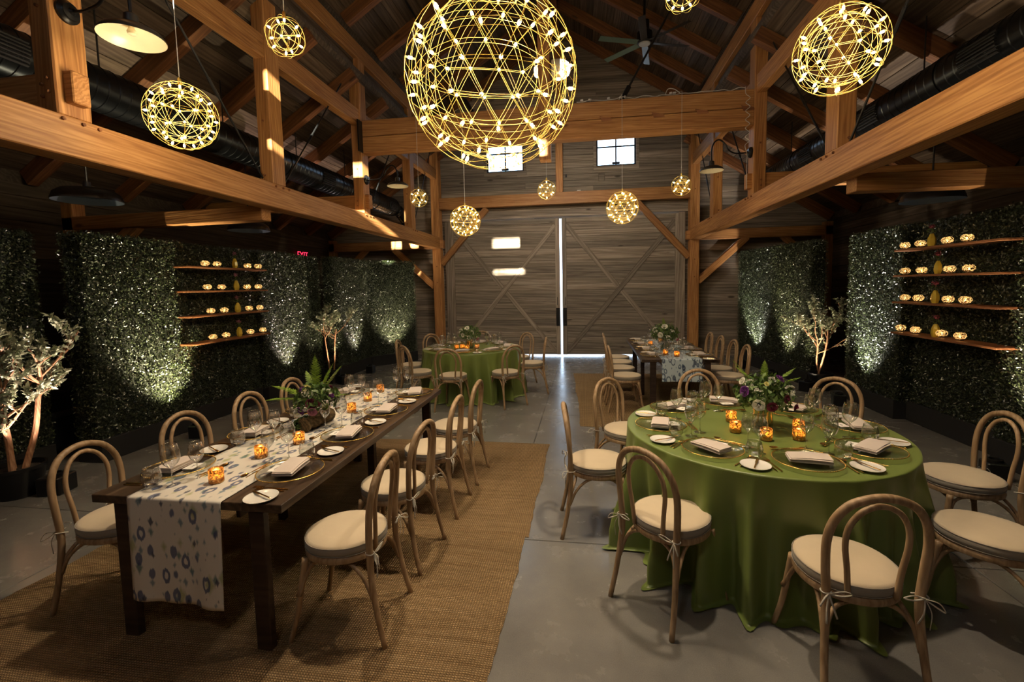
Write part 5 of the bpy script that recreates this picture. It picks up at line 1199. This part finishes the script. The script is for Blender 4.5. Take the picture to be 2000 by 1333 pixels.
def vase_bouquet(loc, s, label, blooms, nf, seed, ferns=()):
    e = empty('flower_arrangement', loc); m = MB(); m.lathe([(.001, 0), (.055*s, 0), (.062*s, .01), (.066*s, .06*s), (.060*s, .12*s), (.068*s, .145*s)], 28); obj('glass_vase', m, e, mats=M['water_vase'])
    m = MB()
    for k in range(14): a = k*.45; m.tube([(.035*s*math.cos(a), .035*s*math.sin(a), .01), (-.03*s*math.cos(a+.8), -.03*s*math.sin(a+.8), .15*s)], .0025, 5)
    obj('stems_in_water', m, e, mats=M['stem']); C = (0, 0, .24*s); dome_foliage(e, C, .175*s, .13*s, nf, .021*s, seed, low=-.7)
    for k, (d, L) in enumerate(ferns): m = MB(); fern(m, Vector(C)+Vector(d).normalized()*.07, d, L, k+seed); obj('fern_frond', m, e, mats=M['fern'])
    for (nm, off, R_, mt) in blooms:
        off = tuple(v*s for v in off)
        if nm == 'white_blossom': phlox(e, C, off, R_*s, int(off[0]*777)+seed, mt)
        elif nm == 'anemone':
            b = bloom(e, nm, C, off, R_*s, 'white_petal', seed, 2); m = MB(); m.lathe([(.001, R_*.34), (R_*.22, R_*.22), (R_*.27, 0), (.001, -.01)], 12, Vector(off).to_track_quat('Z', 'Y').to_matrix().to_4x4()); obj('anemone_centre', m, b, mats=M['ink'])
        else: bloom(e, nm, C, off, R_*s, mt, int(off[0]*999)+seed)
    tag(e, label, 'flowers')
BL = [('anemone', (-.085, -.165, -.035), .043, ''), ('purple_rose', (-.15, -.09, .035), .038, 'purple_petal'), ('purple_rose', (.085, -.05, .115), .036, 'purple_petal'), ('white_blossom', (-.115, -.08, .085), .03, 'white_petal'), ('white_blossom', (-.075, -.13, .04), .03, 'white_petal'), ('white_blossom', (.13, -.09, .045), .034, 'white_petal'), ('white_rose', (.135, -.11, .02), .033, 'white_petal'), ('white_blossom', (.02, -.09, .105), .03, 'white_petal'), ('plum_rose', (-.01, -.18, -.045), .036, 'plum_petal'), ('plum_rose', (.16, -.11, -.06), .034, 'plum_petal'), ('white_rose', (-.15, -.04, .095), .028, 'white_petal'), ('yellow_bud', (-.02, -.11, .09), .018, 'yellow_petal'), ('plum_rose', (.09, -.15, .0), .03, 'plum_petal')]
vase_bouquet((1.19, 3.26, TZ), 1.0, 'glass vase of white anemones, purple roses and greenery on the foreground round table', BL, 900, 31, (((-.6, .1, .75), .22), ((.62, .0, .6), .20), ((.8, .1, .4), .2), ((-.5, .3, .6), .18), ((.1, .2, 1), .16)))
BL2 = [('white_blossom', (-.13, -.06, .05), .04, 'white_petal'), ('white_rose', (-.02, -.1, .10), .045, 'white_petal'), ('white_blossom', (.07, -.12, .03), .036, 'white_petal'), ('white_rose', (-.08, -.14, -.01), .04, 'white_petal'), ('white_blossom', (.02, -.16, -.05), .036, 'white_petal'), ('pink_rose', (.15, -.08, -.08), .03, 'pink_petal')]
vase_bouquet((FC[0]-.0, FC[1]-.10, TZ), 1.0, 'white flower bouquet in a glass vase on the far round table', BL2, 650, 41, (((.6, 0, .8), .16),))
vase_bouquet((1.16, 6.95, TZ+.005), 1.08, 'white flower bouquet on the right background table', BL2, 650, 51, (((-.1, 0, 1), .16), ((.5, 0, .8), .15)))
